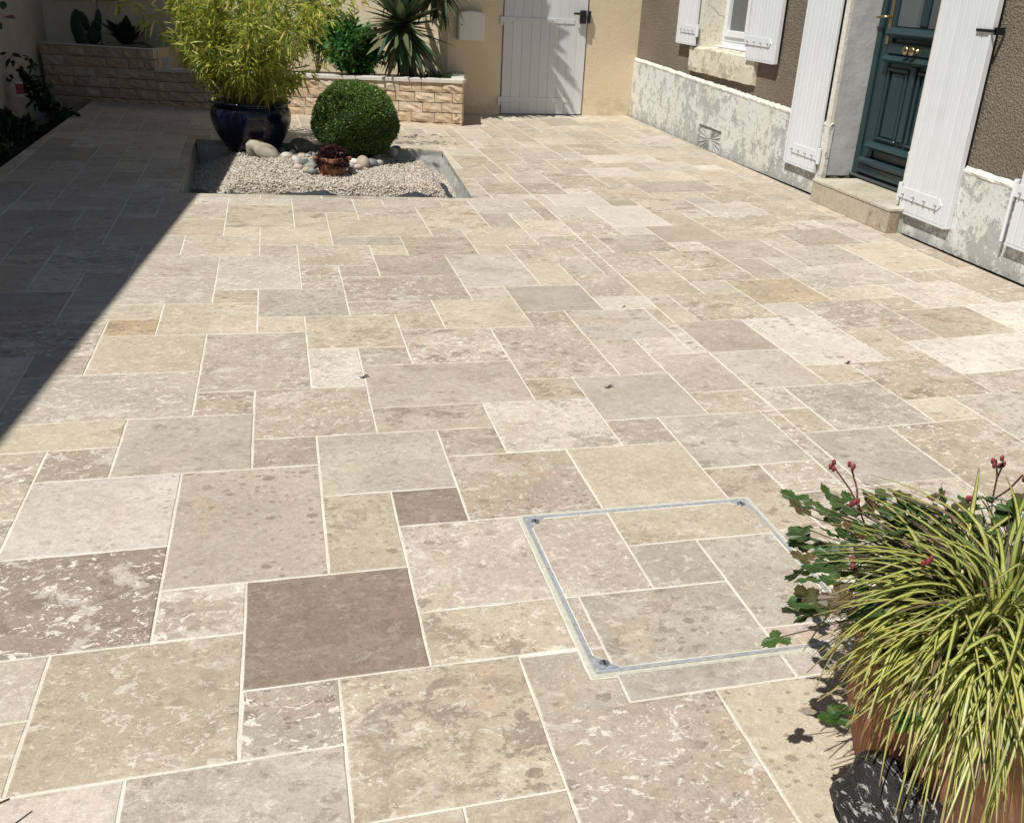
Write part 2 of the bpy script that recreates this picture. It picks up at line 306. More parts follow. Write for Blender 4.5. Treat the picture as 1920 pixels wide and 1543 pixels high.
# ------------------------------------------------------------------ paving layout (module coordinates -> ground)
WC = np.array([[0.0136552623, -0.0195013604], [0.213462638, 40.2100667], [-0.213369675, 2.59819507], [-0.249249729, -2.00676991],
    [20.1585844, 0.207676548], [-0.549895726, -5.29118387], [1.30385537, 2.54529577], [-1.71362787, -0.779211967], [-0.752624966, 2.99394447], [2.41582161, 1.50981816]])
def warp(u, v):
    uc, vc = min(max(u, -10.), 21.)/20, min(max(v, -3.), 46.)/40
    f = np.array([uc**i*vc**j for i in range(4) for j in range(4-i)]); r = f@WC
    return np.array([r[0]+(u-uc*20), r[1]+(v-vc*40)])
T = []      # u0, v0, u1, v1
def add(*a): T.append(tuple(a))
NEAR = """0,-2,2,0 -1,0,1,3 -3,1,-1,3 -3,-1,-1,1 -1,-1,0,0 1,0,2,2 1,2,3,4 2,1,3,2 -2,-3,0,-1 0,-3,1,-2 -4,-2,-2,-1 -4,-3,-2,-2 -3,-5,-1,-3 -1,-5,1,-3 1,-4,3,-2
-5,2,-3,4 -4,0,-3,2 -3,3,-2,4 -4,4,-2,5 -2,3,0,5 0,4,2,6 0,3,1,4 -1,5,0,6 -1,6,1,9 -3,7,-1,9 -4,5,-1,7 -4,7,-3,8 -6,6,-4,8 -5,8,-3,10 -3,9,-2,10 -2,9,0,11 -1,11,0,12 -4,10,-2,11
0,10,2,12 0,9,1,10 1,8,3,10 1,6,2,8 2,7,3,8 2,5,5,7 2,4,4,5 4,3,6,5 3,3,4,4 3,1,5,3 5,1,7,3 6,3,7,4 6,4,8,6 5,5,6,6 7,2,9,4 9,3,10,4 8,4,10,5 8,5,11,7 9,7,11,9 9,1,11,3 8,1,9,2 7,0,8,2 8,-1,11,1
11,0,13,3 12,3,13,4 13,2,15,4 10,3,12,5 11,5,12,6 12,4,14,6 11,6,13,9 13,6,14,8 14,7,15,8 14,5,17,7 14,4,16,5 13,8,15,10 12,9,13,10 15,9,16,10 15,7,17,9 17,7,19,9 14,10,16,11 16,9,18,11
12,10,14,12 11,11,12,12 8,10,10,11 9,9,10,10 10,9,12,11 11,12,13,15 8,11,11,13 9,13,11,15 8,13,9,14 7,12,8,14 5,12,7,15 6,15,7,16 6,16,8,18 7,14,9,16 8,16,10,17 9,15,10,16 8,17,11,19 8,19,9,20
7,20,9,22 7,18,8,20 9,19,11,21 9,21,10,22 10,21,12,23 11,18,13,21 11,17,12,18 10,15,12,17 12,16,14,18 12,15,13,16 12,21,13,22 13,18,14,20 13,20,15,22 12,22,14,24 15,19,17,21 14,19,15,20 14,17,17,19
14,16,16,17 13,14,15,16 15,15,16,16 16,15,18,17 17,17,18,18 17,18,19,21 18,16,20,18 18,15,19,16 19,14,21,16 17,12,19,15 15,13,17,15 13,12,14,14 14,13,15,14 14,11,17,13 17,11,18,12 18,10,20,12 18,9,19,10 19,12,21,14
15,21,16,22 16,21,18,23 18,21,19,22 14,23,17,25 14,22,16,23 17,23,18,24 18,22,20,24 17,24,19,27 15,25,17,27 14,25,15,26 13,24,14,26 13,26,15,28 14,28,16,29 15,27,16,28 16,27,18,29 17,29,18,30 14,29,17,31
18,27,19,28 18,28,20,30 8,22,10,23 8,23,11,25 9,25,11,27 8,25,9,26 7,26,9,28 11,23,12,24 11,24,13,27 12,27,13,28 10,27,12,29 9,27,10,29 12,28,14,30 11,29,12,30 8,29,11,31 8,31,11,33 11,30,13,33
-4,17,-1,19 -3,19,-1,21 -3,21,-2,22 -4,16,-2,17 -3,15,-2,16 -2,15,0,17 -5,14,-3,16 -4,13,-3,14 -3,13,-1,15 -5,12,-4,14 -4,11,-1,13 -6,10,-4,12 -6,16,-4,18 6,7.0,6,7
5,7,5,7 3,7,5,9 5,6,7,9 6,9,7,10 7,6,8,8 8,7,9,8 7,8,9,10 6,10,8,12 5,11,6,12 4,9,6,11 3,9,4,10 2,10,4,11 2,11,5,13 2,13,3,14 1,12,2,14 -1,12,1,15 0,15,1,16 0,16,2,18 1,14,3,16 3,15,4,16 3,13,5,15 2,16,4,17 4,15,6,17
2,17,5,19 2,19,3,20 1,18,2,20 1,20,3,22 3,19,5,21 3,21,4,22 4,21,6,22 5,18,7,21 5,17,6,18 6,21,7,22 -1,18,1,21 -1,17,0,18 -2,21,-1,22 -1,21,1,22
2,-1,3.70,1 2,-2,3.70,-1 3,-5,5,-3 5,-5,7,-3 4,-3,6,-2.5 6,-3,8,-2.5 7.28,-1,8,0 7.28,-2.5,8,-1 8,-3,10,-1 10,-3,12,-1 11,-1,13,0 1,-5,2,-4 2,-5,3,-4 7,-5,9,-3 3,-2,3.70,-2"""
for tk in NEAR.split():
    a = [float(x) for x in tk.split(',')]
    if a[2]-a[0] > .05 and a[3]-a[1] > .05: add(*a)
occ = set(); clean = []
HOLE = (3.70, -2.50, 7.28, 1.02)         # man-hole frame
def cells(t): return [(i, j) for i in range(math.floor(t[0]+.3), math.ceil(t[2]-.3)) for j in range(math.floor(t[1]+.3), math.ceil(t[3]-.3))]
for t in T:
    cs = cells(t)
    if any(c in occ for c in cs): continue
    occ.update(cs); clean.append(t)
T = clean
for i in range(4, 7):
    for j in range(-2, 1): occ.add((i, j))
occ.add((3, -3)); occ.add((3, 0)); occ.add((3, -1)); occ.add((3, -2)); occ.add((7, -3)); occ.add((7, -2)); occ.add((7, -1)); occ.add((7, 0))
own = {}
for n_, t in enumerate(T):
    for c in cells(t): own[c] = n_
SZ = [(2, 3), (3, 2), (2, 2), (2, 2), (2, 2), (2, 1), (1, 2), (1, 1)]
for j in range(-5, 47):
    for i in range(-9, 21):
        if (i, j) in occ: continue
        best = None
        for (a, b) in SZ:
            cs = [(i+x, j+y) for x in range(a) for y in range(b)]
            if not all(c not in occ and c[0] < 21 and c[1] < 47 for c in cs): continue
            sc_ = random.uniform(.3, 1)*(a*b)**.45
            if own.get((i+a-1, j-1)) != own.get((i+a, j-1)): sc_ *= .35     # would carry a long joint on
            if own.get((i-1, j+b-1)) != own.get((i-1, j+b)): sc_ *= .5
            if best is None or sc_ > best[0]: best = (sc_, a, b, cs)
        _, a, b, cs = best; occ.update(cs); T.append((i, j, i+a, j+b))
        for c in cs: own[c] = len(T)-1
PIT = [np.array(p) for p in ((-2.66, 23.50), (7.24, 22.36), (7.80, 32.45), (-2.85, 35.25))]     # front left, front right, back right, back left (measured)
CUT = [np.array(p) for p in ((9.50, 46.), (9.50, 21.73), (9.31, 13.), (9.26, 8.5), (9.30, -6.))]  # saw cut joint
def cutu(v):
    pts = sorted(CUT, key=lambda p: p[1]); return float(np.interp(v, [p[1] for p in pts], [p[0] for p in pts]))
def clip(poly, a, b):          # keep what lies left of a->b
    out = []; d = b-a
    side = lambda p: d[0]*(p[1]-a[1])-d[1]*(p[0]-a[0])
    for i in range(len(poly)):
        p, q_ = poly[i], poly[(i+1) % len(poly)]; s0, s1 = side(p), side(q_)
        if s0 >= 0: out.append(p)
        if (s0 > 0 and s1 < 0) or (s0 < 0 and s1 > 0): out.append(p+(q_-p)*s0/(s0-s1))
    return out
def area(poly): return .5*sum(poly[i][0]*poly[(i+1) % len(poly)][1]-poly[(i+1) % len(poly)][0]*poly[i][1] for i in range(len(poly)))
JN = 0.0108                      # half joint
def rectpoly(u0, v0, u1, v1):
    return [warp(u0+JN, v0+JN), warp(u1-JN, v0+JN), warp(u1-JN, v1-JN), warp(u0+JN, v1-JN)]
polys = []                      # (poly, key)
fl, fr, br, bl = PIT
PE = [(PIT[i], PIT[(i+1) % 4]) for i in range(4)]     # anticlockwise edges of the bed
def minus_pit(P):
    if max(p[0] for p in P) < -3 or min(p[0] for p in P) > 8 or max(p[1] for p in P) < 22.3 or min(p[1] for p in P) > 35.5: return [P]
    out = []; rem = P
    for a, b in PE:
        if len(rem) < 3: break
        o_ = clip(rem, b, a)
        if len(o_) > 2 and area(o_) > .01: out.append(o_)
        rem = clip(rem, a, b)
    return out
cut_ = []
for t in T: cut_ += [(P, t) for P in minus_pit(rectpoly(*t))]
for P, t in cut_:
    key = t
    if len(P) < 3: continue
    if t[0] < 3.7 and t[2] > 3.7 and t[1] >= -2.6 and t[3] <= 1.1: P = clip(P, np.array((3.70, -9.)), np.array((3.70, 9.)))
    um = sum(p[0] for p in P)/len(P); vm = sum(p[1] for p in P)/len(P)
    cu = cutu(vm)
    if min(p[0] for p in P) < cu-.03 and max(p[0] for p in P) > cu+.03 and vm > .5:
        a, b = np.array((cutu(vm-2), vm-2)), np.array((cutu(vm+2), vm+2)); g = np.array((.016, 0))
        parts = [clip(P, a-g, b-g), clip(P, b+g, a+g)]
    else: parts = [P]
    for Q in parts:
        # paving ends at the house gap, the left bed and the garden wall
        Q = clip(Q, np.array((20.13, 10.87)), np.array((21.18, 45.5))) if len(Q) > 2 else Q
        Q = clip(Q, np.array((-9.2, 50.)), np.array((-9.2, -10.))) if len(Q) > 2 else Q
        if len(Q) > 2 and area(Q) > .03: polys.append((Q, key))
polys.append(([np.array(p) for p in ((3.02, -2.98), (3.98, -2.99), (3.99, -2.53), (3.68, -2.52), (3.68, -2.02), (3.01, -2.02))], (3, -3, 4, -2)))
# tile tones: (linear colour, amount of pale filler)
PAL = [((.46, .385, .295), .30), ((.43, .36, .28), .55), ((.405, .345, .275), .30), ((.50, .435, .345), .40), ((.39, .32, .245), .65), ((.47, .395, .28), .35), ((.42, .385, .315), .25), ((.52, .465, .385), .60), ((.44, .37, .29), .85)]
TONE = {(0, -2, 2, 0): ((.245, .184, .138), .02), (-3, 1, -1, 3): ((.53, .50, .415), .12), (-3, -1, -1, 1): ((.295, .240, .192), 1.0), (-1, 0, 1, 3): ((.40, .345, .275), .08), (-2, -3, 0, -1): ((.40, .32, .225), .45),
    (0, -3, 1, -2): ((.34, .29, .24), .95), (-1, -5, 1, -3): ((.40, .35, .29), .35), (-3, -5, -1, -3): ((.55, .50, .40), .2), (1, -4, 3, -2): ((.455, .375, .26), .40), (1, 0, 2, 2): ((.42, .365, .275), .2), (1, 2, 3, 4): ((.44, .395, .305), .1), (2, 1, 3, 2): ((.28, .22, .172), .05),
    (-1, -1, 0, 0): ((.43, .36, .28), .9), (-2, 3, 0, 5): ((.42, .375, .30), .1), (-4, 4, -2, 5): ((.46, .405, .295), .2), (0, 3, 1, 4): ((.33, .265, .20), .3), (0, 4, 2, 6): ((.39, .325, .25), .5), (-4, 5, -1, 7): ((.43, .375, .30), .6), (-1, 6, 1, 9): ((.40, .34, .275), .45),
    (1, 6, 2, 8): ((.55, .51, .44), .8), (2, 7, 3, 8): ((.37, .32, .25), .5), (2, 5, 5, 7): ((.41, .355, .28), .15), (3, 1, 5, 3): ((.35, .29, .225), .45), (5, 1, 7, 3): ((.455, .38, .275), .25), (-3, 9, -2, 10): ((.41, .31, .19), .3), (-4, 10, -2, 11): ((.50, .44, .34), .3),
    (6, 10, 8, 12): ((.345, .315, .25), .05), (7, 8, 9, 10): ((.44, .425, .365), .08), (11, 6, 13, 9): ((.58, .56, .51), .5), (14, 5, 17, 7): ((.62, .60, .56), .5), (12, 10, 14, 12): ((.45, .36, .24), .2), (10, 3, 12, 5): ((.35, .31, .245), .55), (13, 8, 15, 10): ((.37, .31, .25), .7),
    (10, 21, 12, 23): ((.53, .525, .49), .2), (11, 18, 13, 21): ((.55, .53, .48), .4), (8, 22, 10, 23): ((.53, .52, .47), .2), (12, 9, 13, 10): ((.48, .465, .40), .1), (11, 17, 12, 18): ((.50, .49, .43), .1), (7, 2, 9, 4): ((.40, .365, .29), .4), (4, 15, 6, 17): ((.36, .30, .23), .3),
    (10, 15, 12, 17): ((.37, .315, .255), .5), (9, 13, 11, 15): ((.42, .36, .285), .5), (12, 16, 14, 18): ((.37, .31, .235), .1), (12, 21, 13, 22): ((.33, .285, .21), .05), (6, 4, 8, 6): ((.40, .355, .28), .12), (3, -5, 5, -3): ((.39, .325, .26), .75), (5, -5, 7, -3): ((.46, .395, .295), .2),
    (2, -1, 3.7, 1): ((.47, .405, .325), .55), (2, -2, 3.7, -1): ((.45, .365, .265), .5), (3, -3, 4, -2): ((.38, .34, .275), .3), (4, -3, 6, -2.5): ((.40, .365, .305), .3), (-4, 11, -1, 13): ((.41, .355, .29), .5), (16, 9, 18, 11): ((.54, .505, .44), .6), (17, 7, 19, 9): ((.60, .55, .46), .9)}
KEEP = {(0, -2, 2, 0), (-3, -1, -1, 1), (2, 1, 3, 2), (12, 10, 14, 12), (-3, 9, -2, 10), (11, 6, 13, 9), (14, 5, 17, 7), (-3, 1, -1, 3)}
def tone(key):
    if key in TONE: c, a = TONE[key]
    else:
        c, a = PAL[random.randrange(len(PAL))]; f = random.uniform(.84, 1.12); c = tuple(x*f for x in c)
    c = [x*1.05*.86+y*.14 for x, y in zip(c, (.465, .395, .318))] if key not in KEEP else list(c)
    r, g_, b_ = c; return (r, min(max(g_, .835*r), .880*r) if key not in KEEP else min(g_, .90*r), min(max(b_, .635*r), .755*r) if key not in KEEP else min(b_, .79*r), a)
TH = .020
def tile_mesh(poly, key, col, z0=0., seg=None, chip=.0011):
    """a stone slab: uneven outline, small bevel, skirt"""
    pts = [np.asarray(p)*S for p in poly]; c = sum(pts)/len(pts); d = np.linalg.norm(c-CAM[:2]*S)
    st = .05 if d < 4 else (.10 if d < 7 else .25)
    ring = []
    for i in range(len(pts)):
        a, b = pts[i], pts[(i+1) % len(pts)]; L = np.linalg.norm(b-a); n = max(1, int(round(L/st))); nr = np.array((b[1]-a[1], a[0]-b[0]))/(L+1e-9)
        for k_ in range(n):
            p = a+(b-a)*k_/n
            if k_: p = p-nr*abs(random.gauss(0, chip))
            ring.append(p)
    n = len(ring); dz = random.uniform(-.0007, .0007); tx, ty = random.gauss(0, .0009), random.gauss(0, .0009)
    zz = lambda p: z0+dz+tx*(p[0]-c[0])+ty*(p[1]-c[1])
    V = []; bv = .0022
    for p in ring: V.append((p[0], p[1], z0-TH))
    for p in ring: V.append((p[0], p[1], zz(p)-bv*.8))
    for p in ring:
        q_ = c+(p-c)*(1-bv*1.3/(np.linalg.norm(p-c)+1e-9)); V.append((q_[0], q_[1], zz(q_)))
    F = [tuple(range(2*n, 3*n))]
    for r in (0, 1):
        for i in range(n): F.append((r*n+i, r*n+(i+1) % n, (r+1)*n+(i+1) % n, (r+1)*n+i))
    V = np.array(V); off = np.array([random.uniform(-40, 40), random.uniform(-40, 40), random.uniform(-40, 40)])
    return V, F, np.tile(np.array(col, np.float32), (len(V), 1)), np.tile(off, (len(V), 1)), np.array((c[0], c[1], 0.))
def pxarea(poly):
    q_ = [np.array(prj((p[0], p[1], 0))) for p in poly]
    if any(((np.array((p[0], p[1], 0))-CAM)@VF) < .5 for p in poly): return 0
    x = [min(max(a[0], 0), 1920) for a in q_]; y = [min(max(a[1], 0), 1543) for a in q_]
    return abs(area([np.array(a) for a in zip(x, y)]))
# the grout bed, leaving the sunken bed open
gb = MB(); zg = -.0017
def gq(*pp): gb.add([(p[0]*S, p[1]*S, zg) for p in pp], [tuple(range(len(pp)))])
W0 = lambda v: 20.12+.0303*(v-10.87)
gq((-9.2, -9), (W0(-9), -9), (W0(22.36), 22.36), fr, fl, (-9.2, 23.5)); gq((-9.2, 23.5), fl, bl, (-9.2, 35.25)); gq(fr, (W0(22.36), 22.36), (W0(32.45), 32.45), br); gq((-9.2, 35.25), bl, br, (W0(32.45), 32.45), (W0(52), 52), (-9.2, 52))
paving = gb.build('paving', M['grout']); struct(paving, 'cream joint mortar bed carrying the travertine paving')
# slab edge seen along the house gap, the left bed
eb = MB()
for a, b in (((W0(-9), -9), (W0(46), 46)), ((-9.2, 52), (-9.2, -9))):
    eb.add([(a[0]*S, a[1]*S, zg), (b[0]*S, b[1]*S, zg), (b[0]*S, b[1]*S, -.3), (a[0]*S, a[1]*S, -.3)], [(0, 1, 2, 3)])
eb.build('slab_edge', M['greyedge'], paving)
polys.sort(key=lambda a: -pxarea(a[0]))
rest = [[], [], [], []]; nrest = 0
for i, (P, key) in enumerate(polys):
    V, F, tc, to, c = tile_mesh(P, key, tone(key))
    if i < 300 and pxarea(P) > 20:
        obj('tile', V-c, F, M['trav'], paving, loc=c, tint=tc, extra=to)
    else:
        k0 = sum(len(a) for a in rest[0]); rest[0].append(V); rest[1] += [tuple(x+k0 for x in f) for f in F]; rest[2].append(tc); rest[3].append(to)
if rest[0]:
    o = obj('small_tiles', np.vstack(rest[0]), rest[1], M['trav'], paving, tint=np.vstack(rest[2]), extra=np.vstack(rest[3])); o['kind'] = 'stuff'

# ------------------------------------------------------------------ man-hole cover
mh = thing('manhole_cover', 'square access cover inlaid with travertine and rimmed by a galvanised steel frame', 'manhole cover')
h0, h1, h2, h3 = HOLE
def frame(name, a, b, c_, d_, wd, z0, z1, mat):
    m = MB()
    for (x0, y0, x1, y1) in ((a, b, c_, b+wd), (a, d_-wd, c_, d_), (a, b+wd, a+wd, d_-wd), (c_-wd, b+wd, c_, d_-wd)):
        m.hexa([(x*S, y*S, z*1.0) for z in (z0, z1) for x, y in ((x0, y0), (x1, y0), (x1, y1), (x0, y1))])
    return bevel(m.build(name, mat, mh), .0015)
frame('mortar_rim', h0, h1, h2, h3, .062, -.02, .0005, M['mortar'])
frame('outer_frame', h0+.066, h1+.066, h2-.066, h3-.066, .026, -.02, .002, M['steel'])
frame('inner_frame', h0+.098, h1+.098, h2-.098, h3-.098, .026, -.02, .001, M['steel'])
x0, y0, x1, y1 = h0+.128, h1+.128, h2-.128, h3-.128
MT = [((x0, -1, 5, y1), ((.47, .405, .325), .5)), ((5, 0, 7, y1), ((.45, .385, .285), .3)), ((7, 0, x1, y1), ((.40, .33, .25), .2)), ((5, -1, 6, 0), ((.37, .33, .27), .4)), ((6, -2, x1, 0), ((.42, .375, .30), .3)),
      ((4, y0, 6, -1), ((.40, .365, .295), .35)), ((x0, -2, 4, -1), ((.43, .36, .295), .4)), ((x0, y0, 4, -2), ((.41, .36, .27), .2)), ((6, y0, x1, -2), ((.44, .35, .28), .3))]
gm = MB(); gm.add([(x*S, y*S, -.0025) for x, y in ((x0, y0), (x1, y0), (x1, y1), (x0, y1))], [(0, 1, 2, 3)]); gm.build('grout_fill', M['grout'], mh)
g = .011
for (a, b, c_, d_), (cc, am) in MT:
    P = [np.array(p) for p in ((a+g, b+g), (c_-g, b+g), (c_-g, d_-g), (a+g, d_-g))]
    q_ = .25                       # corner plates cut the corner tiles
    for (cx, cy, sx, sy) in ((x0, y0, 1, 1), (x1, y0, -1, 1), (x1, y1, -1, -1), (x0, y1, 1, -1)):
        A, B = np.array((cx+sx*q_, cy)), np.array((cx, cy+sy*q_))
        if sx*sy > 0: A, B = B, A
        P = clip(P, A, B)
        if len(P) < 3: break
    if len(P) < 3: continue
    V, F, tc, to, c = tile_mesh(P, None, (*cc, am), chip=.0006); obj('tile', V-c, F, M['trav'], mh, loc=c, tint=tc, extra=to)
for (cx, cy, sx, sy) in ((x0, y0, 1, 1), (x1, y0, -1, 1), (x1, y1, -1, -1), (x0, y1, 1, -1)):
    m = MB(); q_ = .235; pl = [(cx, cy), (cx+sx*q_, cy), (cx, cy+sy*q_)]
    if sx*sy < 0: pl = pl[::-1]
    m.add([(x*S, y*S, z) for z in (-.01, .0012) for x, y in pl], [(3, 4, 5), (0, 2, 1), (0, 1, 4, 3), (1, 2, 5, 4), (2, 0, 3, 5)]); cp = m.build('corner_plate', M['steel'], mh)
    m = MB(); kx, ky = (cx+sx*.085)*S, (cy+sy*.085)*S; m.lathe([(.0001, .0036), (.0095, .0036), (.0105, .0022), (.0125, .0022), (.013, .0005)], (kx, ky, 0), 20); m.build('key_plug', M['iron'], cp)
    m = MB(); m.hexa([(kx+x, ky+y, z) for z in (.0030, .0042) for x, y in ((-.002, -.008), (.002, -.008), (.002, .008), (-.002, .008))]); m.build('key_slot', M['black'], cp)

# ------------------------------------------------------------------ house on the right
HD = .0302
def HP(v, z, off=0.): return ((20.45+HD*(v-10.87)-off)*S, v*S, z*S)
def hbox(m, v0, v1, z0, z1, o0, o1):
    """box on the house front: v along the wall, z up, off out of the wall"""
    if v0 > v1: v0, v1 = v1, v0
    m.hexa([HP(v0, z0, o0), HP(v1, z0, o0), HP(v1, z0, o1), HP(v0, z0, o1), HP(v0, z1, o0), HP(v1, z1, o0), HP(v1, z1, o1), HP(v0, z1, o1)][::1]); return m
house = thing('house', 'house with brown roughcast front, peeling white plinth, teal door and white shutters', 'house')
TOPZ = 15.
WO = (30.3, 36.2, 4.42, 10.4)     # window opening v0 v1 z0 z1
DO = (17.15, 22.35, -.2, 10.9)    # door opening
m = MB(); th = -1.6
vs = [-12, DO[0], DO[1], WO[0], WO[1], 46.3]
hbox(m, vs[0], vs[1], .3, TOPZ, th, 0); hbox(m, vs[2], vs[3], .3, TOPZ, th, 0); hbox(m, vs[4], 52, .3, TOPZ, th, 0)
hbox(m, vs[1], vs[2], DO[3], TOPZ, th, 0); hbox(m, vs[3], vs[4], .3, WO[2]-.02, th, 0); hbox(m, vs[3], vs[4], WO[3], TOPZ, th, 0)
m.build('wall', M['roughcast'], house)
m = MB(); hbox(m, -12, 52, -1.4, .298, th, -.35); m.build('gap_shade_foundation', M['soil'], house)  # soil-dark colour paints the black shade of the gap below the plinth
def ptop(v): return 2.40+(v-14.5)*.0238
for va, vb in ((22.3, 46.2), (-12, 17.2)):
    vent = (31.95, 34.75, -.10, 1.02)
    m = MB()
    def pz(v0, v1, z0=None, z1=None):
        o1, o0 = .16, .003
        za0 = (-.55 if v0 > 31 else (.03 if v0 < 20 else .02)) if z0 is None else z0; zb0 = (-.55 if v0 > 31 else (-.01 if v0 < 20 else -.06)) if z0 is None else z0; za1 = ptop(v0) if z1 is None else z1; zb1 = ptop(v1) if z1 is None else z1
        m.hexa([HP(v0, za0, o0), HP(v1, zb0, o0), HP(v1, zb0, o1), HP(v0, za0, o1), HP(v0, za1, o0), HP(v1, zb1, o0), HP(v1, zb1, o1), HP(v0, za1, o1)])
    if va > 20: pz(va, vent[0]); pz(vent[0], vent[1], None, vent[2]); pz(vent[0], vent[1], vent[3], None); pz(vent[1], vb)
    else: pz(va, vb)
    pl = m.build('plinth', M['plinth'], house)
    m = MB(); n = 120      # chipped white ledge on top of the plinth
    V = []; F = []
    for i in range(n+1):
        v = va+(vb-va)*i/n; zt = ptop(v); j = random.uniform(-.02, .03)
        V += [HP(v, zt-.02, .003), HP(v, zt-.02, .175+random.uniform(-.01, .01)), HP(v, zt+.05+j*.3, .17+j), HP(v, zt+.15+j, .02)]
        if i: b = 4*(i-1); F += [(b, b+4, b+5, b+1), (b+1, b+5, b+6, b+2), (b+2, b+6, b+7, b+3)]
    obj('plinth_ledge', V, F, M['whitewash'], pl)
m = MB(); hbox(m, vent[0]+.03, vent[1]-.03, vent[2], vent[3]-.03, .02, .075); gv = bevel(m.build('vent_grille', M['greyedge'], house), .002)
for kx in range(30):                  # leaf like bars radiating over the plate
    a = 2*math.pi*kx/30; cv, cz = (vent[0]+vent[1])/2, (vent[2]+vent[3])/2; L = min(1.30/max(abs(math.cos(a)), .01), .50/max(abs(math.sin(a)), .01))
    p0, p1 = (cv+.10*math.cos(a), cz+.06*math.sin(a)), (cv+L*math.cos(a), cz+L*math.sin(a)); m = MB(); m.tube([HP(p0[0], p0[1], .082), HP((p0[0]+p1[0])/2, (p0[1]+p1[1])/2, .088), HP(p1[0], p1[1], .076)], .003, 5, .007); m.build('grille_bar', M['greyedge'], gv)
def shutter(v0, v1, z0, z1, off, n, hinge, straps, free_strip=True):
    """v0 far side, v1 near side; hinge = 'far' or 'near'"""
    sh = thing('shutter', '', None); del sh['label']; sh.parent = house
    w_ = (v0-v1)/n
    for i in range(n):
        a, b = v0-w_*i, v0-w_*(i+1); m = MB(); gp = .012; hbox(m, a-gp, b+gp, z0, z1, off, off+.135); bevel(m.build('board', M['shutter'], sh), .0035)
    m = MB(); hbox(m, v0, v1, z0-.07, z0-.005, off+.01, off+.145); m.build('bottom_rail', M['shutter'], sh)
    e = v1 if hinge == 'far' else v0; s_ = -1 if hinge == 'far' else 1
    m = MB(); hbox(m, e+s_*.006, e+s_*.11, z0-.05, z1, off-.02, off+.165); bevel(m.build('edge_strip', M['shutter'], sh), .003)
    hv = v0 if hinge == 'far' else v1; dr = -1 if hinge == 'far' else 1
    L = abs(v0-v1)*.80
    for zs in straps:
        m = MB(); za, zb = zs, zs+.34; oo = off+.138
        pts = [(hv-dr*.18, za), (hv+dr*L, za), (hv+dr*(L+.16), (za+zb)/2), (hv+dr*L, zb), (hv-dr*.18, zb)]
        V = [HP(p[0], p[1], o_) for o_ in (oo, oo+.028) for p in pts]; m.add(V, [(0, 1, 2, 3, 4), (9, 8, 7, 6, 5)]+[(i, (i+1) % 5, 5+(i+1) % 5, 5+i) for i in range(5)]); st = m.build('hinge_strap', M['shutter'], sh)
        for kk in range(4):
            vv = hv+dr*(.18+kk*(L-.25)/3); m = MB(); a = np.array(HP(vv, zs+.13, oo+.02)); m.tube([a, a+np.array((-.018, 0, 0))], .006, 7); m.build('bolt', M['iron'], st)
        m = MB(); a = HP(hv-dr*.16, za-.12, oo-.05); m.tube([a, (a[0], a[1], a[2]+.115)], .017, 10); m.build('hinge_knuckle', M['shutter'], st)
    return sh
shutter(38.66, 36.32, 4.58, 10.6, .16, 8, 'near', (5.05, 9.2))
shutter(30.22, 27.45, 4.40, 10.6, .16, 9, 'far', (4.95, 9.2))
shutter(25.10, 22.75, .90, 11.0, .18, 8, 'near', (1.30, 6.9+2.5))
sR = shutter(16.92, 14.42, .72, 11.0, .18, 8, 'far', (1.12, 9.4))
s3 = shutter(11.72, 9.2, .95, 11.0, .20, 8, 'far', (2.2, 9.4))
# shutter stay at the far right, hooks
m = MB(); hbox(m, 14.95, 14.12, 6.22, 6.30, .335, .375); hbox(m, 14.18, 14.12, 6.16, 6.36, .05, .375); m.build('shutter_stay', M['black'], house)
m = MB(); a = HP(11.80, .2+.75, .42); m.tube([HP(11.85, .95, .36), HP(11.85, 2.6, .36)], .010, 7); m.build('shutter_bolt_rod', M['upvc'], house)
# window
wn = thing('window', '', None); del wn['label']; wn.parent = house
v0, v1, z0, z1 = WO
for q_ in ((v1-.002, v1-.03), (v0+.002, v0+.03)): m = MB(); hbox(m, *q_, z0, z1, -1.25, .012); m.build('reveal', M['sillplaster'], wn)
for q_ in ((37.0, v1+.002), (v0-.002, 29.45)): m = MB(); hbox(m, *q_, 3.95, z1, .003, .09); m.build('surround', M['sillplaster'], wn)
nz = 24; V = []; F = []            # chipped sill block with uneven front
for i in range(nz+1):
    v = 37.0+(29.4-37.0)*i/nz
    for z, o_ in ((3.30, .02), (3.33, .16), (3.55, .19), (4.0, .20), (4.40, .20), (4.46, .16), (4.50, -1.2)):
        V.append(HP(v, z+random.gauss(0, .012), o_+random.gauss(0, .012)))
for i in range(nz):
    for j in range(6): a = i*7+j; F.append((a, a+1, a+8, a+7))
F.append(tuple(range(7))); F.append(tuple(nz*7+j for j in range(7))[::-1])
obj('sill', V, F, M['sillplaster'], wn)
def ring(name, v0, v1, z0, z1, wd, o0, o1, mat, par):
    m = MB(); hbox(m, v0, v1, z0, z0+wd, o0, o1); hbox(m, v0, v1, z1-wd, z1, o0, o1); hbox(m, v0, v0+wd, z0+wd, z1-wd, o0, o1); hbox(m, v1-wd, v1, z0+wd, z1-wd, o0, o1)
    return bevel(m.build(name, mat, par), .003)
ring('outer_frame', v0+.03, v1-.03, z0+.09, z1, .30, -1.45, -1.12, M['upvc'], wn); ring('casement', v0+.35, v1-.35, z0+.60, z1-.3, .28, -1.38, -1.02, M['upvc'], wn)
m = MB(); hbox(m, v0+.34, v1-.34, z0+.39, z0+.59, -1.40, -1.10); m.build('bottom_rail', M['upvc'], wn)
m = MB(); hbox(m, v0+.03, v1-.03, z0+.088, z0+.17, -1.12, -.80); bevel(m.build('drip_sill', M['upvc'], wn), .004)
m = MB(); hbox(m, v0+.62, v1-.62, z0+.86, z1-.55, -1.25, -1.22); m.build('pane', M['glass'], wn)
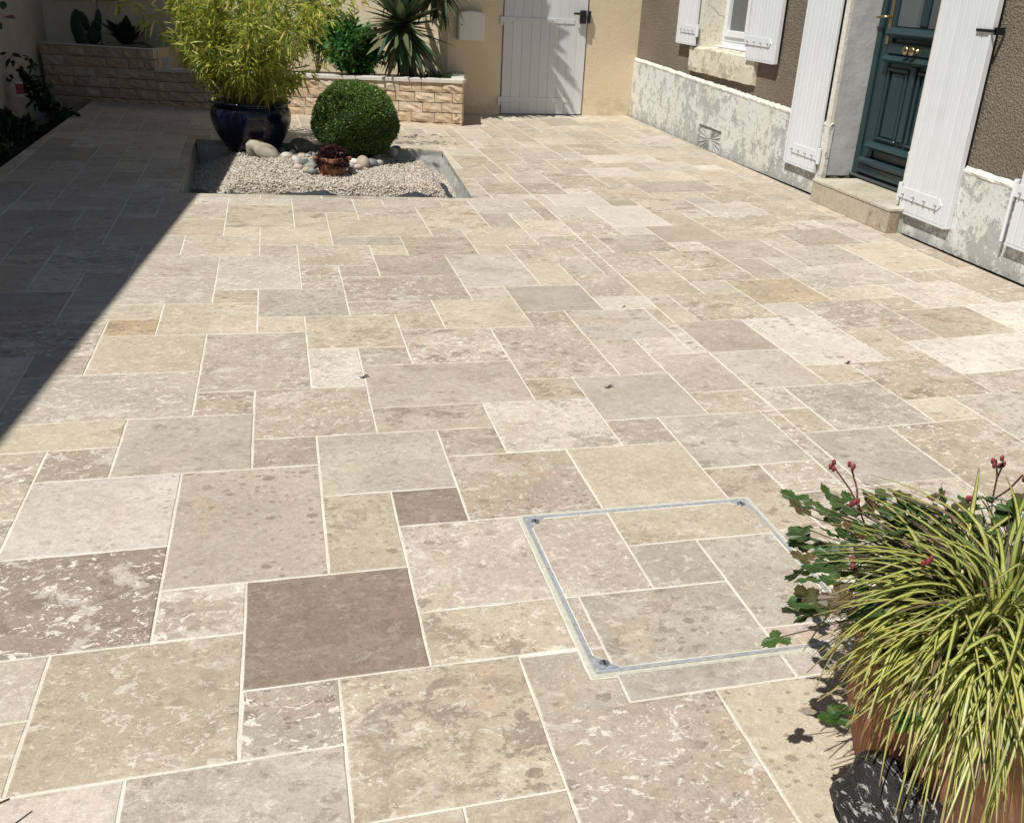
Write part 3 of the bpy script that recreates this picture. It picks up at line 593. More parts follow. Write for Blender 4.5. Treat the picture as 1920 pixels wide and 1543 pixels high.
m = MB(); hbox(m, (v0+v1)/2-.16, (v0+v1)/2+.16, z0+.88, z1-.56, -1.36, -1.0); m.build('meeting_stile', M['upvc'], wn)
# door
dr_ = thing('door', '', None); del dr_['label']; dr_.parent = house
v0, v1, z0, z1 = DO
nz = 26; V = []; F = []            # trowelled grey reveal
for i in range(nz+1):
    z = .80+(z1-.8)*i/nz
    for j in range(6):
        o_ = .06-1.20*j/5; p = HP(v1-.002-abs(random.gauss(0, .018)), z, o_); V.append(p)
for i in range(nz):
    for j in range(5): a = i*6+j; F.append((a, a+1, a+7, a+6))
obj('reveal', V, F, M['reveal'], dr_, smooth=True)
m = MB(); hbox(m, v0+.002, v0+.03, .8, z1, -1.15, .05); m.build('reveal', M['reveal'], dr_)
for q_ in ((v1+.001, v1+.30), (v0-.24, v0-.001)): m = MB(); hbox(m, *q_, .78, z1, .003, .172); m.build('surround', M['whitewash'], dr_)
D0 = -1.12
def dbox(name, va, vb, za, zb, o0, o1, mat='door', par=None, bv=.006):
    m = MB(); hbox(m, va, vb, za, zb, D0+o0, D0+o1); return bevel(m.build(name, M[mat], par or dr_), bv)
dbox('frame', v1-.02, v1-.34, .86, z1, -.15, .06); dbox('frame', v0+.02, v0+.34, .86, z1, -.15, .06)
dl = dbox('leaf', v1-.345, v0+.345, 1.0, z1-.2, -.22, -.10)
for va, vb in ((22.0, 21.38), (18.1, 17.5)): dbox('stile', va, vb, 1.0, 10.6, -.10, -.02, par=dl)
dbox('mullion', 19.95, 19.55, 6.15, 10.6, -.10, .0, par=dl)
for va, vb in ((21.36, 19.97), (19.53, 18.12)):
    dbox('pane', va, vb, 6.12, 10.4, -.095, -.075, 'glass', dl, .001)
    dbox('lower_panel', va-.34, vb+.30, 2.42, 4.62, -.095, -.02, par=dl, bv=.018)
    m = MB(); hbox(m, va-.08, vb+.06, 2.30, 2.40, D0-.10, D0+.03); hbox(m, va-.08, vb+.06, 4.66, 4.78, D0-.10, D0+.03); hbox(m, va-.08, va-.22, 2.4, 4.66, D0-.10, D0+.01); hbox(m, vb+.2, vb+.06, 2.4, 4.66, D0-.10, D0+.01); bevel(m.build('panel_moulding', M['door'], dl), .006)
dbox('panel_mullion', 19.90, 19.58, 2.40, 4.9, -.10, .035, par=dl)
def cornice(zc, h, out):
    m = MB(); m.hexa([HP(v, z, D0+o_) for z, oa in ((zc, .04), (zc+h*.45, out)) for v, o_ in ((21.5, -.10), (18.0, -.10), (18.0, oa), (21.5, oa))]); m.hexa([HP(v, z, D0+o_) for z, oa in ((zc+h*.45, out), (zc+h, out*.35)) for v, o_ in ((21.5, -.10), (18.0, -.10), (18.0, oa), (21.5, oa))]); bevel(m.build('cornice', M['door'], dl), .004)
cornice(5.72, .36, .30); cornice(4.92, .26, .26); cornice(1.92, .30, .30)
dbox('knob_rail', 21.45, 18.1, 5.2, 5.62, -.10, .10, par=dl, bv=.012)
dbox('weather_board', 21.9, 17.6, 1.36, 1.62, -.10, .22, par=dl, bv=.02); dbox('kick_rail', 21.95, 17.55, 1.02, 1.34, -.10, .08, par=dl)
dbox('threshold', v1-.02, v0+.02, .84, .93, -.3, .16, 'tealdark'); dbox('threshold_gap_shade', v1-.02, v0+.02, .90, .985, -.3, -.02, 'black')  # black strip stands in for the shade in the gap under the leaf
for vv in (19.98, 19.60):
    m = MB(); pr_ = [(.0001, .0), (.020, .0), (.020, .006), (.008, .012), (.008, .030), (.026, .036), (.031, .044), (.027, .052), (.010, .056), (.0001, .057)]
    a = HP(vv, 5.40, D0+.10); n = 24; V = []; F = []
    for r, z in pr_:
        for kk in range(n): t = 2*math.pi*kk/n; V.append((a[0]-z, a[1]+r*math.cos(t), a[2]+r*math.sin(t)))
    for i in range(len(pr_)-1):
        for kk in range(n): F.append((i*n+kk, i*n+(kk+1) % n, (i+1)*n+(kk+1) % n, (i+1)*n+kk))
    obj('knob', V, F, M['brass'], dl, smooth=True)
m = MB(); hbox(m, 21.80, 21.62, 5.50, 7.3, D0-.02, D0+.005); pl = bevel(m.build('handle_plate', M['brass'], dl), .004)
m = MB(); a = np.array(HP(21.70, 6.40, D0)); m.tube([a, a+(-.045, 0, 0), a+(-.05, .03, .002), a+(-.05, .085, -.008), a+(-.045, .11, -.004)], .009, 8, .007); m.build('lever', M['brass'], pl, True)
m = MB(); hbox(m, 21.74, 21.68, 5.88, 6.05, D0+.004, D0+.008); m.build('keyhole', M['black'], pl)

# ------------------------------------------------------------------ door step
step = thing('doorstep', 'travertine clad doorstep in front of the teal door', 'step')
sf = lambda v: 19.86-.012*(21.7-v)*0+.03*(v-19)          # front of the step (module u)
V0, V1, ZT = 21.72, 16.62, .80
m = MB(); bx = [(sf(V1)+.06, V1+.06), (20.45+HD*(V1-10.87)+1.2, V1+.06), (20.45+HD*(V0-10.87)+1.2, V0-.06), (sf(V0)+.06, V0-.06)]
m.hexa([(x*S, y*S, z) for z in (-.02, ZT*S-.022) for x, y in bx]); m.build('core', M['mortar'], step)
def slab(pts, col, par):       # a slab given by 8 corners
    V = np.array(pts); c = V.mean(0); o = obj('tile', V-c, BOXF, M['trav'], par, loc=c, tint=np.tile(np.array(col, np.float32), (8, 1)), extra=np.tile([random.uniform(-30, 30) for _ in range(3)], (8, 1))); return bevel(o, .002)
cc = [(.46, .39, .29, .3), (.47, .41, .315, .25), (.43, .365, .275, .35)]
for i, (a, b) in enumerate(((21.72, 20.76), (20.74, 17.82), (17.80, 16.62))):
    slab([(x*S, y*S, z) for z in (.001, ZT*S-.021) for x, y in ((sf(b), b), (sf(b)+.09, b), (sf(a)+.09, a), (sf(a), a))], cc[i], step)
slab([(x*S, y*S, z) for z in (.001, ZT*S-.021) for x, y in ((sf(V1)+.10, V1), (20.2, V1), (20.2, V1+.09), (sf(V1)+.10, V1+.09))], (.36, .27, .19, .2), step)
wl = lambda v: 20.45+HD*(v-10.87)+1.05
for a, b, c in ((21.74, 20.90, (.52, .47, .37, .3)), (20.88, 17.92, (.50, .45, .35, .3)), (17.90, 16.60, (.51, .46, .37, .3))):
    slab([(x*S, y*S, z) for z in (ZT*S-.019, ZT*S) for x, y in ((sf(b)-.02, b), (wl(b) if b > 17.2 else 20.5, b), (wl(a), a), (sf(a)-.02, a))], c, step)

for i, (v_, du, z_, r_) in enumerate(((22.25, .10, -.05, .16), (22.6, .05, -.10, .13), (22.05, .22, .02, .10), (22.9, .12, -.12, .11))):
    RV = rng.normal(size=(26, 3)); RV /= np.linalg.norm(RV, axis=1, keepdims=True)
    import bmesh
    bm = bmesh.new(); [bm.verts.new(tuple(x*r_*S*np.array((1, 1.3, .8))*random.uniform(.8, 1.1))) for x in RV]; bmesh.ops.convex_hull(bm, input=bm.verts); me = bpy.data.meshes.new('rubble_stone'); bm.to_mesh(me); bm.free(); me.materials.append(M['rubble'])
    o = obj_me('rubble_stone', me); o.location = ((20.45+HD*(v_-10.87)-.30+du)*S, v_*S, z_*S); tag(o, ['largest brown rubble stone at the broken plinth foot beside the doorstep', 'brown rubble stone in the gap beside the doorstep', 'small brown rubble chip leaning on the doorstep corner', 'brown rubble stone furthest along the gap from the doorstep'][i], 'stone', 'rubble beside the doorstep')

# ------------------------------------------------------------------ garden wall at the back, gate, mailbox
gw = thing('garden_wall', 'cream rendered garden wall behind the planter and round the grey gate', 'wall')
BV = 45.40
def wbox(m, a, b, z0, z1, t=1.0):      # wall segment between plan points a -> b, thickness behind
    a, b = np.array(a, float), np.array(b, float); d = (b-a)/np.linalg.norm(b-a); n = np.array((-d[1], d[0]))
    if n[1] < 0: n = -n
    c = [a, b, b+n*t, a+n*t]
    if (b-a)[0] < 0: c = [b, a, a+n*t, b+n*t]
    m.hexa([(p[0]*S, p[1]*S, z*S) for z in (z0, z1) for p in c]); return m
m = MB(); wbox(m, (18.27, BV), (22.6, BV+.3), -1.4, 11.5); m.build('wall', M['backwall'], gw)
m = MB(); wbox(m, (10.2, BV), (13.29, BV), -1.4, 11.5); m.build('wall', M['backwall'], gw)
m = MB(); wbox(m, (13.292, BV+.02), (18.268, BV+.02), 9.4, 11.49); m.build('lintel', M['backwall'], gw)
m = MB(); wbox(m, (10.195, BV+.004), (-16.0, BV+.004+26.195*.4365), -1.4, 11.5); m.build('wall', M['backwall'], gw)
gate = thing('gate', 'light grey boarded garden gate with two strap hinges and a black lock', 'gate')
def gbox(m, u0, u1, z0, z1, o0, o1):
    m.hexa([(x*S, (BV-o)*S, z*S) for z in (z0, z1) for x, o in ((u0, o1), (u1, o1), (u1, o0), (u0, o0))]); return m
nb = 9; g0, g1 = 13.36, 18.20
for i in range(nb):
    a, b = g0+(g1-g0)*i/nb, g0+(g1-g0)*(i+1)/nb; m = MB(); gbox(m, a+.004, b-.004, .07, 9.2, -.15, .07); bevel(m.build('board', M['gate'], gate), .0018)
m = MB(); gbox(m, g0, g1, .06, 9.2, -.22, -.155); m.build('backing', M['gate'], gate)
for zs in (4.98, .72):
    m = MB(); gbox(m, g0-.20, g1-.75, zs, zs+.26, .073, .105); gbox(m, g0-.22, g0-.05, zs-.2, zs+.26, .0, .13); st = bevel(m.build('hinge_strap', M['gate'], gate), .002)
    for kk in range(6):
        a = np.array(((g0+.15+kk*.66)*S, (BV-.10)*S, (zs+.12)*S)); m = MB(); m.tube([a, a-(0, .012, 0)], .006, 7); m.build('bolt', M['gate'], st)
m = MB(); gbox(m, 17.72, 18.08, 5.02, 5.72, .075, .34); lk = bevel(m.build('lock_box', M['black'], gate), .012, 2)
m = MB(); gbox(m, 17.30, 17.80, 5.48, 5.60, .30, .42); bevel(m.build('lever', M['black'], lk), .008)
m = MB(); gbox(m, 18.22, 18.36, 5.05, 5.70, .0, .22); bevel(m.build('lock_keep', M['black'], gate), .004)
mb = thing('mailbox', 'small off white mailbox with a slightly arched top fixed to the cream wall', 'mailbox')
m = MB(); a0, a1, zb, zt = 10.72, 12.16, 3.96, 5.38; pr_ = [(a0, zb), (a1, zb), (a1, zt)]+[(a1-(a1-a0)*t, zt+.10*math.sin(math.pi*t)) for t in np.linspace(.08, .92, 10)]+[(a0, zt)]
n = len(pr_); V = [(x*S, (BV-o)*S, z*S) for o in (.52, .004) for x, z in pr_]
m.add(V, [tuple(range(n)), tuple(range(n, 2*n))[::-1]]+[(i, n+i, n+(i+1) % n, (i+1) % n) for i in range(n)]); bevel(m.build('body', M['mailbox'], mb), .004)
pr2 = [(a0+.05, zb+.05), (a1-.05, zb+.05), (a1-.05, zt-.03)]+[(a1-.05-(a1-a0-.1)*t, zt-.03+.08*math.sin(math.pi*t)) for t in np.linspace(.08, .92, 8)]+[(a0+.05, zt-.03)]
n = len(pr2); V = [(x*S, (BV-o)*S, z*S) for o in (.55, .521) for x, z in pr2]; m = MB(); m.add(V, [tuple(range(n)), tuple(range(n, 2*n))[::-1]]+[(i, n+i, n+(i+1) % n, (i+1) % n) for i in range(n)]); bevel(m.build('front_door', M['mailbox'], mb), .003)
m = MB(); a = np.array(((a0+.17)*S, (BV-.55)*S, 4.75*S)); m.tube([a, a-(0, .006, 0)], .008, 10); m.build('lock', M['black'], mb)

# ------------------------------------------------------------------ neighbour's house on the left (its eaves cast the big shadow)
nh = thing('neighbour_house', 'old grey rendered house wall in shade along the left planting bed', 'house')
LW = -11.95
m = MB(); m.hexa([(x*S, y*S, z*S) for z in (-1.4, 15.8) for x, y in ((-24, -22), (LW, -22), (LW, 53), (-24, 53))]); m.build('wall', M['leftwall'], nh)
EH = 18.2; ek = -SUN[0]/SUN[2]; ekv = -SUN[1]/SUN[2]
e = lambda u, v: (u-EH*ek, v-EH*ekv)
ea, eb_ = np.array(e(-3.77, 4.36)), np.array(e(-1.96, 23.47)); dd = (eb_-ea)/(eb_-ea)[1]
eA, eB = ea+dd*(-26-ea[1]), ea+dd*(53.5-ea[1])
m = MB(); m.hexa([(x*S, y*S, z*S) for z in (15.81, EH) for x, y in ((-24.5, -26), (eA[0], eA[1]), (eB[0], eB[1]), (-24.5, 53.5))]); m.build('roof', M['leftwall'], nh)
m = MB(); Pp = lambda a, z: ((-9.0+a*.9165)*S*1, 0, 0)
# recessed panel on the garden wall behind the raised corner of the planter
wallp = lambda u, o=0.0: np.array((u-.400*o, BV+(10.195-u)*.4365-.9165*o))
m = MB(); a, b = wallp(-12.2, .05), wallp(-7.4, .05); a2, b2 = wallp(-12.2, .22), wallp(-7.4, .22)
m.hexa([(p[0]*S, p[1]*S, z*S) for z in (5.05, 8.5) for p in (a2, b2, b, a)]); bevel(m.build('render_panel', M['leftwall'], gw), .006)

# ------------------------------------------------------------------ stone planter
pt = thing('stone_planter', 'raised planter of rough yellow stone blocks with a pale coping', 'planter')
PB = np.array((10.15, 40.31)); PT_ = np.array((-.9165, .400)); PN = np.array((-.400, -.9165))
def PLp(s, z, o=0.): p = PB+PT_*s+PN*o; return np.array((p[0]*S, p[1]*S, z*S))
def block(fr_, a, b, z0, z1, depth=.42, bulge=.014):
    """rough block: 4x3 grid on the face, pushed in and out"""
    nx, nz_ = 4, 3; V = []; F = []
    for j in range(nz_+1):
        for i in range(nx+1):
            x, z = a+(b-a)*i/nx, z0+(z1-z0)*j/nz_; edge = i in (0, nx) or j in (0, nz_)
            x += random.gauss(0, .012) if not (i in (0, nx)) else random.gauss(0, .006); z += random.gauss(0, .01)
            V.append(fr_(x, z, (-.012 if edge else bulge+random.gauss(0, .034))))
    for j in range(nz_):
        for i in range(nx): k_ = j*(nx+1)+i; F.append((k_, k_+1, k_+nx+2, k_+nx+1))
    rim = [i for i in range(nx+1)]+[(j+1)*(nx+1)-1 for j in range(1, nz_+1)]+[nz_*(nx+1)+i for i in range(nx-1, -1, -1)]+[j*(nx+1) for j in range(nz_-1, 0, -1)]
    n0 = len(V); bk = [fr_(a, z0, -depth), fr_(b, z0, -depth), fr_(b, z1, -depth), fr_(a, z1, -depth)]; V += bk
    lo = [0, nx, nz_*(nx+1)+nx, nz_*(nx+1)]
    F += [tuple([n0, n0+1]+[i for i in range(nx, -1, -1)]), tuple([n0+1, n0+2]+[(j+1)*(nx+1)-1 for j in range(nz_, -1, -1)]), tuple([n0+2, n0+3]+[nz_*(nx+1)+i for i in range(0, nx+1)]), tuple([n0+3, n0]+[j*(nx+1) for j in range(0, nz_+1)]), (n0+3, n0+2, n0+1, n0)]
    V = np.array(V); c = V.mean(0); return obj('stone_block', V-c, F, M['stone'], pt, loc=c)
front = lambda s, z, o: PLp(s, z, o)
ctop = lambda s: 2.30-.0229*s          # lower coping top
CH = .50
LT = 17.15; LL = 23.9
for c in range(5):                      # front, lower stretch
    s = -.0 if c % 2 else -.0; s = 0.0; first = True
    while s < LT+ (0 if c < 0 else 0):
        L = random.uniform(.85, 1.30)
        if first: L = (.55 if c % 2 else 1.1); first = False
        e_ = min(s+L, LT+random.uniform(0, .2) if s+L > LT-.4 else s+L)
        if LT-e_ < .45: e_ = LT
        z1 = ctop((s+e_)/2)-.20-c*CH; z0 = z1-CH
        if z1 > .02: block(front, s+.016, e_-.016, max(z0+.036, -.12), z1)
        s = e_
        if s >= LT: break
ttop = 2.86
for c in range(6):                      # raised left corner
    s = LT+.0; first = True
    while s < LL:
        L = random.uniform(.85, 1.35)
        if first and c % 2: L = .6
        first = False; e_ = min(s+L, LL)
        if LL-e_ < .4: e_ = LL
        z1 = ttop-c*.53-(s-LT)*.012; z0 = z1-.53
        if z1 > .03: block(front, s+.016, e_-.016, max(z0+.036, -.12), z1)
        s = e_
RD = np.array((.195, .981)); RO = np.array((.981, -.195))
right = lambda x, z, o: np.array(((PB+RD*x+RO*o)[0]*S, (PB+RD*x+RO*o)[1]*S, z*S))
for c in range(5):                      # right hand return
    s = .43
    while s < 4.95:
        e_ = min(s+random.uniform(.85, 1.3), 5.0); z1 = ctop(0)-.20-c*CH; z0 = z1-CH
        if z1 > .02: block(right, s+.016, e_-.016, max(z0+.036, -.12), z1)
        s = e_
# coping slabs
def cop(sa, sb, oa, ob, z0a, z1a):
    m = MB(); m.hexa([PLp(s, z, o) for z in (0, 1) for s, o in ((sa, oa), (sb, oa), (sb, ob), (sa, ob))])
    zz = lambda s, k_: (ctop(s) if z1a is None else z1a)-(0 if k_ else .19)
    V = [PLp(s, zz(s, k_), o) for k_ in (0, 1) for s, o in ((sa, ob), (sb, ob), (sb, oa), (sa, oa))]
    m = MB(); m.hexa(V); bevel(m.build('coping', M['coping'], pt), .004)
s = -.05
while s < LT:
    e_ = min(s+4.0, LT); cop(s+.006, e_-.006, .09, -.62, 0, None); s = e_
for a, b in ((-.05+0, .60),):
    for x in range(2):
        z_ = ctop(0); m = MB(); m.hexa([right(.40+2.2*x+q_, zz_, o_) for zz_ in (z_-.19, z_) for q_, o_ in ((0.012, -.62), (0.012, .05), (2.2, .05), (2.2, -.62))]); bevel(m.build('coping', M['coping'], pt), .004)
m = MB(); m.hexa([PLp(s, z, o) for z in (ttop-.03, ttop+.02) for s, o in ((LT-.02, .05), (LL, .05), (LL, -.5), (LT-.02, -.5))][::1]); bevel(m.build('coping', M['coping'], pt), .003)
m = MB(); m.hexa([PLp(s, z, o) for z in (1.5, ttop+.01) for s, o in ((LT, -.45), (LT+.5, -.45), (LT+.5, -4.4), (LT, -4.4))]); m.build('side_wall', M['stone'], pt)
# soil
m = MB(); m.add([right(.4, 2.02, -.3), PLp(LT, 1.68, -.4), PLp(LT, 1.68, -4.65), right(5.0, 2.02, -.3)], [(0, 1, 2, 3)]); m.build('soil', M['soil'], pt)
m = MB(); m.add([PLp(LT+.3, 2.6, -.4), PLp(LL, 2.6, -.4), PLp(LL, 2.6, -4.65), PLp(LT+.3, 2.6, -4.65)], [(0, 1, 2, 3)]); m.build('soil', M['soil'], pt)

# ------------------------------------------------------------------ sunken gravel bed
gbz = lambda x, y: 0
pit = MB(); PD = -.85
ins = [np.array(p) for p in PIT]
for i in range(4):
    a, b = ins[i], ins[(i+1) % 4]; d = (b-a)/np.linalg.norm(b-a); nrm = np.array((-d[1], d[0])); N = 24
    V = []; F = []
    for k_ in range(N+1):
        p = a+(b-a)*k_/N
        for z, o in ((-.016/S, 0.), (-.25, -.02+random.gauss(0, .012)), (-.55, -.0+random.gauss(0, .02)), (PD-.4, .02)):
            q_ = p+nrm*(o+.0); V.append((q_[0]*S, q_[1]*S, z*S))
        if k_:
            for j in range(3): c0 = (k_-1)*4+j; F.append((c0, c0+1, c0+5, c0+4))
    pit.add(V, F)
o = pit.build('garden_bed', M['greyedge']); struct(o, 'cement sided pit of the sunken gravel bed')
cen = sum(ins)/4
def bil(s, t): return ins[0]*(1-s)*(1-t)+ins[1]*s*(1-t)+ins[2]*s*t+ins[3]*(1-s)*t
def gz(s, t):                      # gravel surface height (modules)
    ed = min(s*10.2, (1-s)*10.2*1.7, t*11-.75-.45*math.sin(s*31+.5)*math.sin(s*13), (1-t)*11); f = min(max((ed-.25)/1.8, 0), 1); f = f*f*(3-2*f)
    return -.95+.79*f+.05*math.sin(s*9+1)*math.sin(t*7)
V = []; F = []; N = 40
for j in range(N+1):
    for i in range(N+1): p = bil(i/N, j/N); V.append((p[0]*S, p[1]*S, (gz(i/N, j/N)-.05)*S))
for j in range(N):
    for i in range(N): a = j*(N+1)+i; F.append((a, a+1, a+N+2, a+N+1))
obj('bed_soil', V, F, mat_simple('gravel_base', (.30, .26, .21), .95, .4, 120, .8, .01, .1, kind='World'), o, smooth=True)
NG = 26000
oc = np.array([(1, 0, 0), (-1, 0, 0), (0, 1, 0), (0, -1, 0), (0, 0, 1), (0, 0, -1)], float); ofc = np.array([(0, 2, 4), (2, 1, 4), (1, 3, 4), (3, 0, 4), (2, 0, 5), (1, 2, 5), (3, 1, 5), (0, 3, 5)])
ss, tt = rng.random(NG), rng.random(NG)
pos = np.array([(*bil(a, b), gz(a, b)) for a, b in zip(ss, tt)])*S
sz = rng.uniform(.0055, .0125, (NG, 1, 1)); v = oc[None]*sz*rng.uniform(.6, 1.25, (NG, 6, 1))
ang = rng.uniform(0, 6.28, NG); ca, sa = np.cos(ang), np.sin(ang); v = np.stack([v[..., 0]*ca[:, None]-v[..., 1]*sa[:, None], v[..., 0]*sa[:, None]+v[..., 1]*ca[:, None], v[..., 2]*.8], -1)
b2 = rng.uniform(0, 3.14, NG); cb, sb_ = np.cos(b2), np.sin(b2); v = np.stack([v[..., 0], v[..., 1]*cb[:, None]-v[..., 2]*sb_[:, None], v[..., 1]*sb_[:, None]+v[..., 2]*cb[:, None]], -1)
v += pos[:, None]; v[..., 2] += rng.uniform(-.004, .006, (NG, 1))
gc = np.array([(.62, .56, .47), (.55, .48, .38), (.66, .62, .55), (.45, .38, .30), (.58, .50, .42)])[rng.integers(0, 5, NG)]*rng.uniform(.8, 1.1, (NG, 1))
tint = np.repeat(np.concatenate([gc, np.ones((NG, 1))], 1)[:, None], 6, 1).reshape(-1, 4)
gfaces = (ofc[None]+np.arange(NG)[:, None, None]*6).reshape(-1, 3)
o = obj('gravel', v.reshape(-1, 3), gfaces, M['gravel'], tint=tint); tag(o, 'pale beige crushed gravel filling the sunken bed', 'gravel', kind='stuff')
# black weed fabric showing along the front of the bed
fb = MB(); N = 70
V = []; F = []
for i in range(N+1):
    s = .03+.94*i/N; hgt = .16+.07*math.sin(s*17+.6)+.05*math.sin(s*41)+.10*math.exp(-((s-.47)/.06)**2)+.07*math.exp(-((s-.83)/.08)**2)+random.uniform(0, .05)
    for t, z in ((.010, -1.0), (.035, -.60+hgt*.5), (.075, -.52+hgt*.9), (.115+.01*random.random(), -.46+hgt*1.05), (.165, -.62+hgt*.6), (.22, -.9)):
        p = bil(s, t); V.append((p[0]*S, p[1]*S, z*S+random.gauss(0, .002)))
    if i:
        for j in range(5): a = (i-1)*6+j; F.append((a, a+6, a+7, a+1))
o = obj('landscape_fabric', V, F, M['fabric'], smooth=True); tag(o, 'crumpled black weed fabric edge showing at the front of the gravel bed', 'fabric')
V = []; F = []
for i in range(N+1):
    t = .05+.6*i/N; hgt = .06+.10*max(0, math.sin(t*37))**2
    for s, z in ((.985, -1.0), (.972, -.82+hgt), (.955, -.80+hgt), (.935, -.95)):
        p = bil(s, t); V.append((p[0]*S, p[1]*S, z*S+random.gauss(0, .002)))
    if i:
        for j in range(3): a = (i-1)*4+j; F.append((a, a+4, a+5, a+1))
o = obj('landscape_fabric', V, F, M['fabric'], smooth=True); tag(o, 'strip of black weed fabric along the house side of the gravel bed', 'fabric')

# ------------------------------------------------------------------ boulders and pebbles
def ico(n=2):
    t = (1+5**.5)/2; V = [(-1, t, 0), (1, t, 0), (-1, -t, 0), (1, -t, 0), (0, -1, t), (0, 1, t), (0, -1, -t), (0, 1, -t), (t, 0, -1), (t, 0, 1), (-t, 0, -1), (-t, 0, 1)]
    V = [np.array(a, float)/np.linalg.norm(a) for a in V]; F = [(0, 11, 5), (0, 5, 1), (0, 1, 7), (0, 7, 10), (0, 10, 11), (1, 5, 9), (5, 11, 4), (11, 10, 2), (10, 7, 6), (7, 1, 8), (3, 9, 4), (3, 4, 2), (3, 2, 6), (3, 6, 8), (3, 8, 9), (4, 9, 5), (2, 4, 11), (6, 2, 10), (8, 6, 7), (9, 8, 1)]
    for _ in range(n):
        c = {}; F2 = []
        def mid(a, b):
            k_ = (min(a, b), max(a, b))
            if k_ not in c: p = V[a]+V[b]; V.append(p/np.linalg.norm(p)); c[k_] = len(V)-1
            return c[k_]
        for a, b, d in F: x, y, z = mid(a, b), mid(b, d), mid(d, a); F2 += [(a, x, z), (b, y, x), (d, z, y), (x, y, z)]
        F = F2
    return np.array(V), F
IV, IF = ico(2)
def lump(r, rough=.12, seed=0, fr_=1.6):
    rr = np.random.default_rng(seed); ph = rr.uniform(0, 6, (5, 3)); k_ = rr.normal(0, fr_, (5, 3))
    d = sum(np.sin(IV@k_[i]*1.3+ph[i, 0]) for i in range(5))/5
    return IV*(1+rough*d)[:, None]*np.array(r)
def stone(name, px, py, r, rot, mat, zb=-.18, seed=1, rough=.15, smooth=True):
    p = gnd(px, py, zb); V = lump(r, rough, seed); o = obj(name, V*S, IF, mat, loc=(p[0]*S, p[1]*S, zb*S+r[2]*.55*S), smooth=smooth); o.rotation_euler = rot; return o
o = stone('boulder', 497, 296, (.68, .42, .44), (.15, .30, -.3), M['rock'], seed=4, rough=.55); tag(o, 'flat grey brown boulder leaning against the blue glazed pot', 'rock')
M['darkrock'] = mat_simple('dark_boulder', (.17, .16, .13), .8, .3, 10, .7, .015, .3, low=(.32, .30, .25), lowf=.7)
o = stone('boulder', 565, 286, (.55, .4, .40), (.2, .1, .4), M['darkrock'], seed=9, rough=.30); tag(o, 'dark banded boulder behind the pebbles between blue pot and clipped ball', 'rock')
PB_ = [(537, 296, .21), (531, 287, .17), (538, 299, .2), (557, 305, .24), (567, 299, .22), (577, 302, .25), (585, 293, .22), (590, 307, .28), (571, 311, .22), (560, 318, .2), (583, 318, .3), (595, 316, .22), (605, 308, .26), (548, 290, .16), (600, 294, .22), (613, 300, .2), (577, 324, .22), (586, 327, .26),
       (656, 303, .22), (663, 311, .26), (655, 318, .27), (672, 302, .3), (681, 313, .38), (692, 306, .22), (699, 300, .24), (697, 312, .3), (709, 308, .27), (671, 318, .22), (665, 296, .2), (685, 296, .2), (706, 296, .18), (660, 325, .2), (690, 290, .24), (735, 291, .3), (742, 284, .26), (725, 287, .22), (676, 290, .2), (602, 322, .2), (620, 296, .2), (643, 300, .2)]
PC = [('pale cream', (.60, .56, .48)), ('grey green', (.27, .28, .24)), ('sandy brown', (.44, .37, .28)), ('light grey', (.47, .46, .43)), ('dark slate', (.17, .175, .17)), ('pinkish beige', (.52, .42, .35))]
for i, (px, py, r) in enumerate(PB_):
    o = stone('pebble', px, py, (r*random.uniform(.85, 1.15), r*random.uniform(.7, .95), r*random.uniform(.6, .8)), (random.uniform(-.3, .3), random.uniform(-.3, .3), random.uniform(0, 3)), M['pebble'], zb=-.16, seed=20+i, rough=.10)
    cn, cc_ = PC[random.choice((0, 1, 2, 3, 3, 0, 4, 5))]; f = random.uniform(.9, 1.1); o.color = (*(x*f for x in cc_), 1)
    wh, gp_ = (('in the heap between blue pot and small clay pot', 'pebbles by the blue pot') if px < 625 else (('between small clay pot and clipped ball', 'pebbles below the clipped ball') if px < 720 else ('at the house side foot of the clipped ball', 'stones beside the clipped ball')))
    tag(o, cn+' rounded pebble '+wh, 'pebble', gp_)

# ------------------------------------------------------------------ leaves
def strip(pts, wid, side, cols, V, F, Tn, three=False, wv=None):
    k0 = len(V); n = len(pts)
    for i in range(n):
        s_ = side*wid[i]
        V.append(pts[i]-s_); V.append(pts[i]+s_); Tn.append(cols); Tn.append(cols)
    for i in range(n-1): F.append((k0+2*i, k0+2*i+1, k0+2*i+3, k0+2*i+2))
def unit(a): return a/(np.linalg.norm(a)+1e-9)
def rdir(): a = rng.normal(size=3); return unit(a)

# ---- clipped ball
bc = np.array(onv(667, 226, 31.2)); br_ = 1.78
bb = thing('boxwood_ball', 'dense dark green shrub clipped into a ball standing in the gravel', 'shrub')
NL = 42000
d = rng.normal(size=(NL, 3)); d /= np.linalg.norm(d, axis=1, keepdims=True)
lum = 1+.03*np.sin(d@np.array((4., 3, 1))+1)+.025*np.sin(d@np.array((-3., 6, 5)))+.02*np.sin(d@np.array((9., -7, 8)))
rad = br_*lum*(1-np.abs(rng.normal(0, .035, NL)))+rng.uniform(-.01, .02, NL)+np.where(rng.random(NL) < .012, rng.uniform(.02, .11, NL), 0)
sc_ = np.array((1.0, 1.0, .86)); P = bc+d*rad[:, None]*sc_
P = P[P[:, 2] > -.22]; d = (P-bc)/np.linalg.norm(P-bc, axis=1, keepdims=True); NL = len(P)
ax = d*.55+rng.normal(0, .55, (NL, 3))+np.array((0, 0, .2)); ax /= np.linalg.norm(ax, axis=1, keepdims=True)
sd_ = np.cross(ax, d+rng.normal(0, .45, (NL, 3))); sd_ /= np.linalg.norm(sd_, axis=1, keepdims=True)
L = rng.uniform(.06, .115, NL)[:, None]; Wd = L*.30
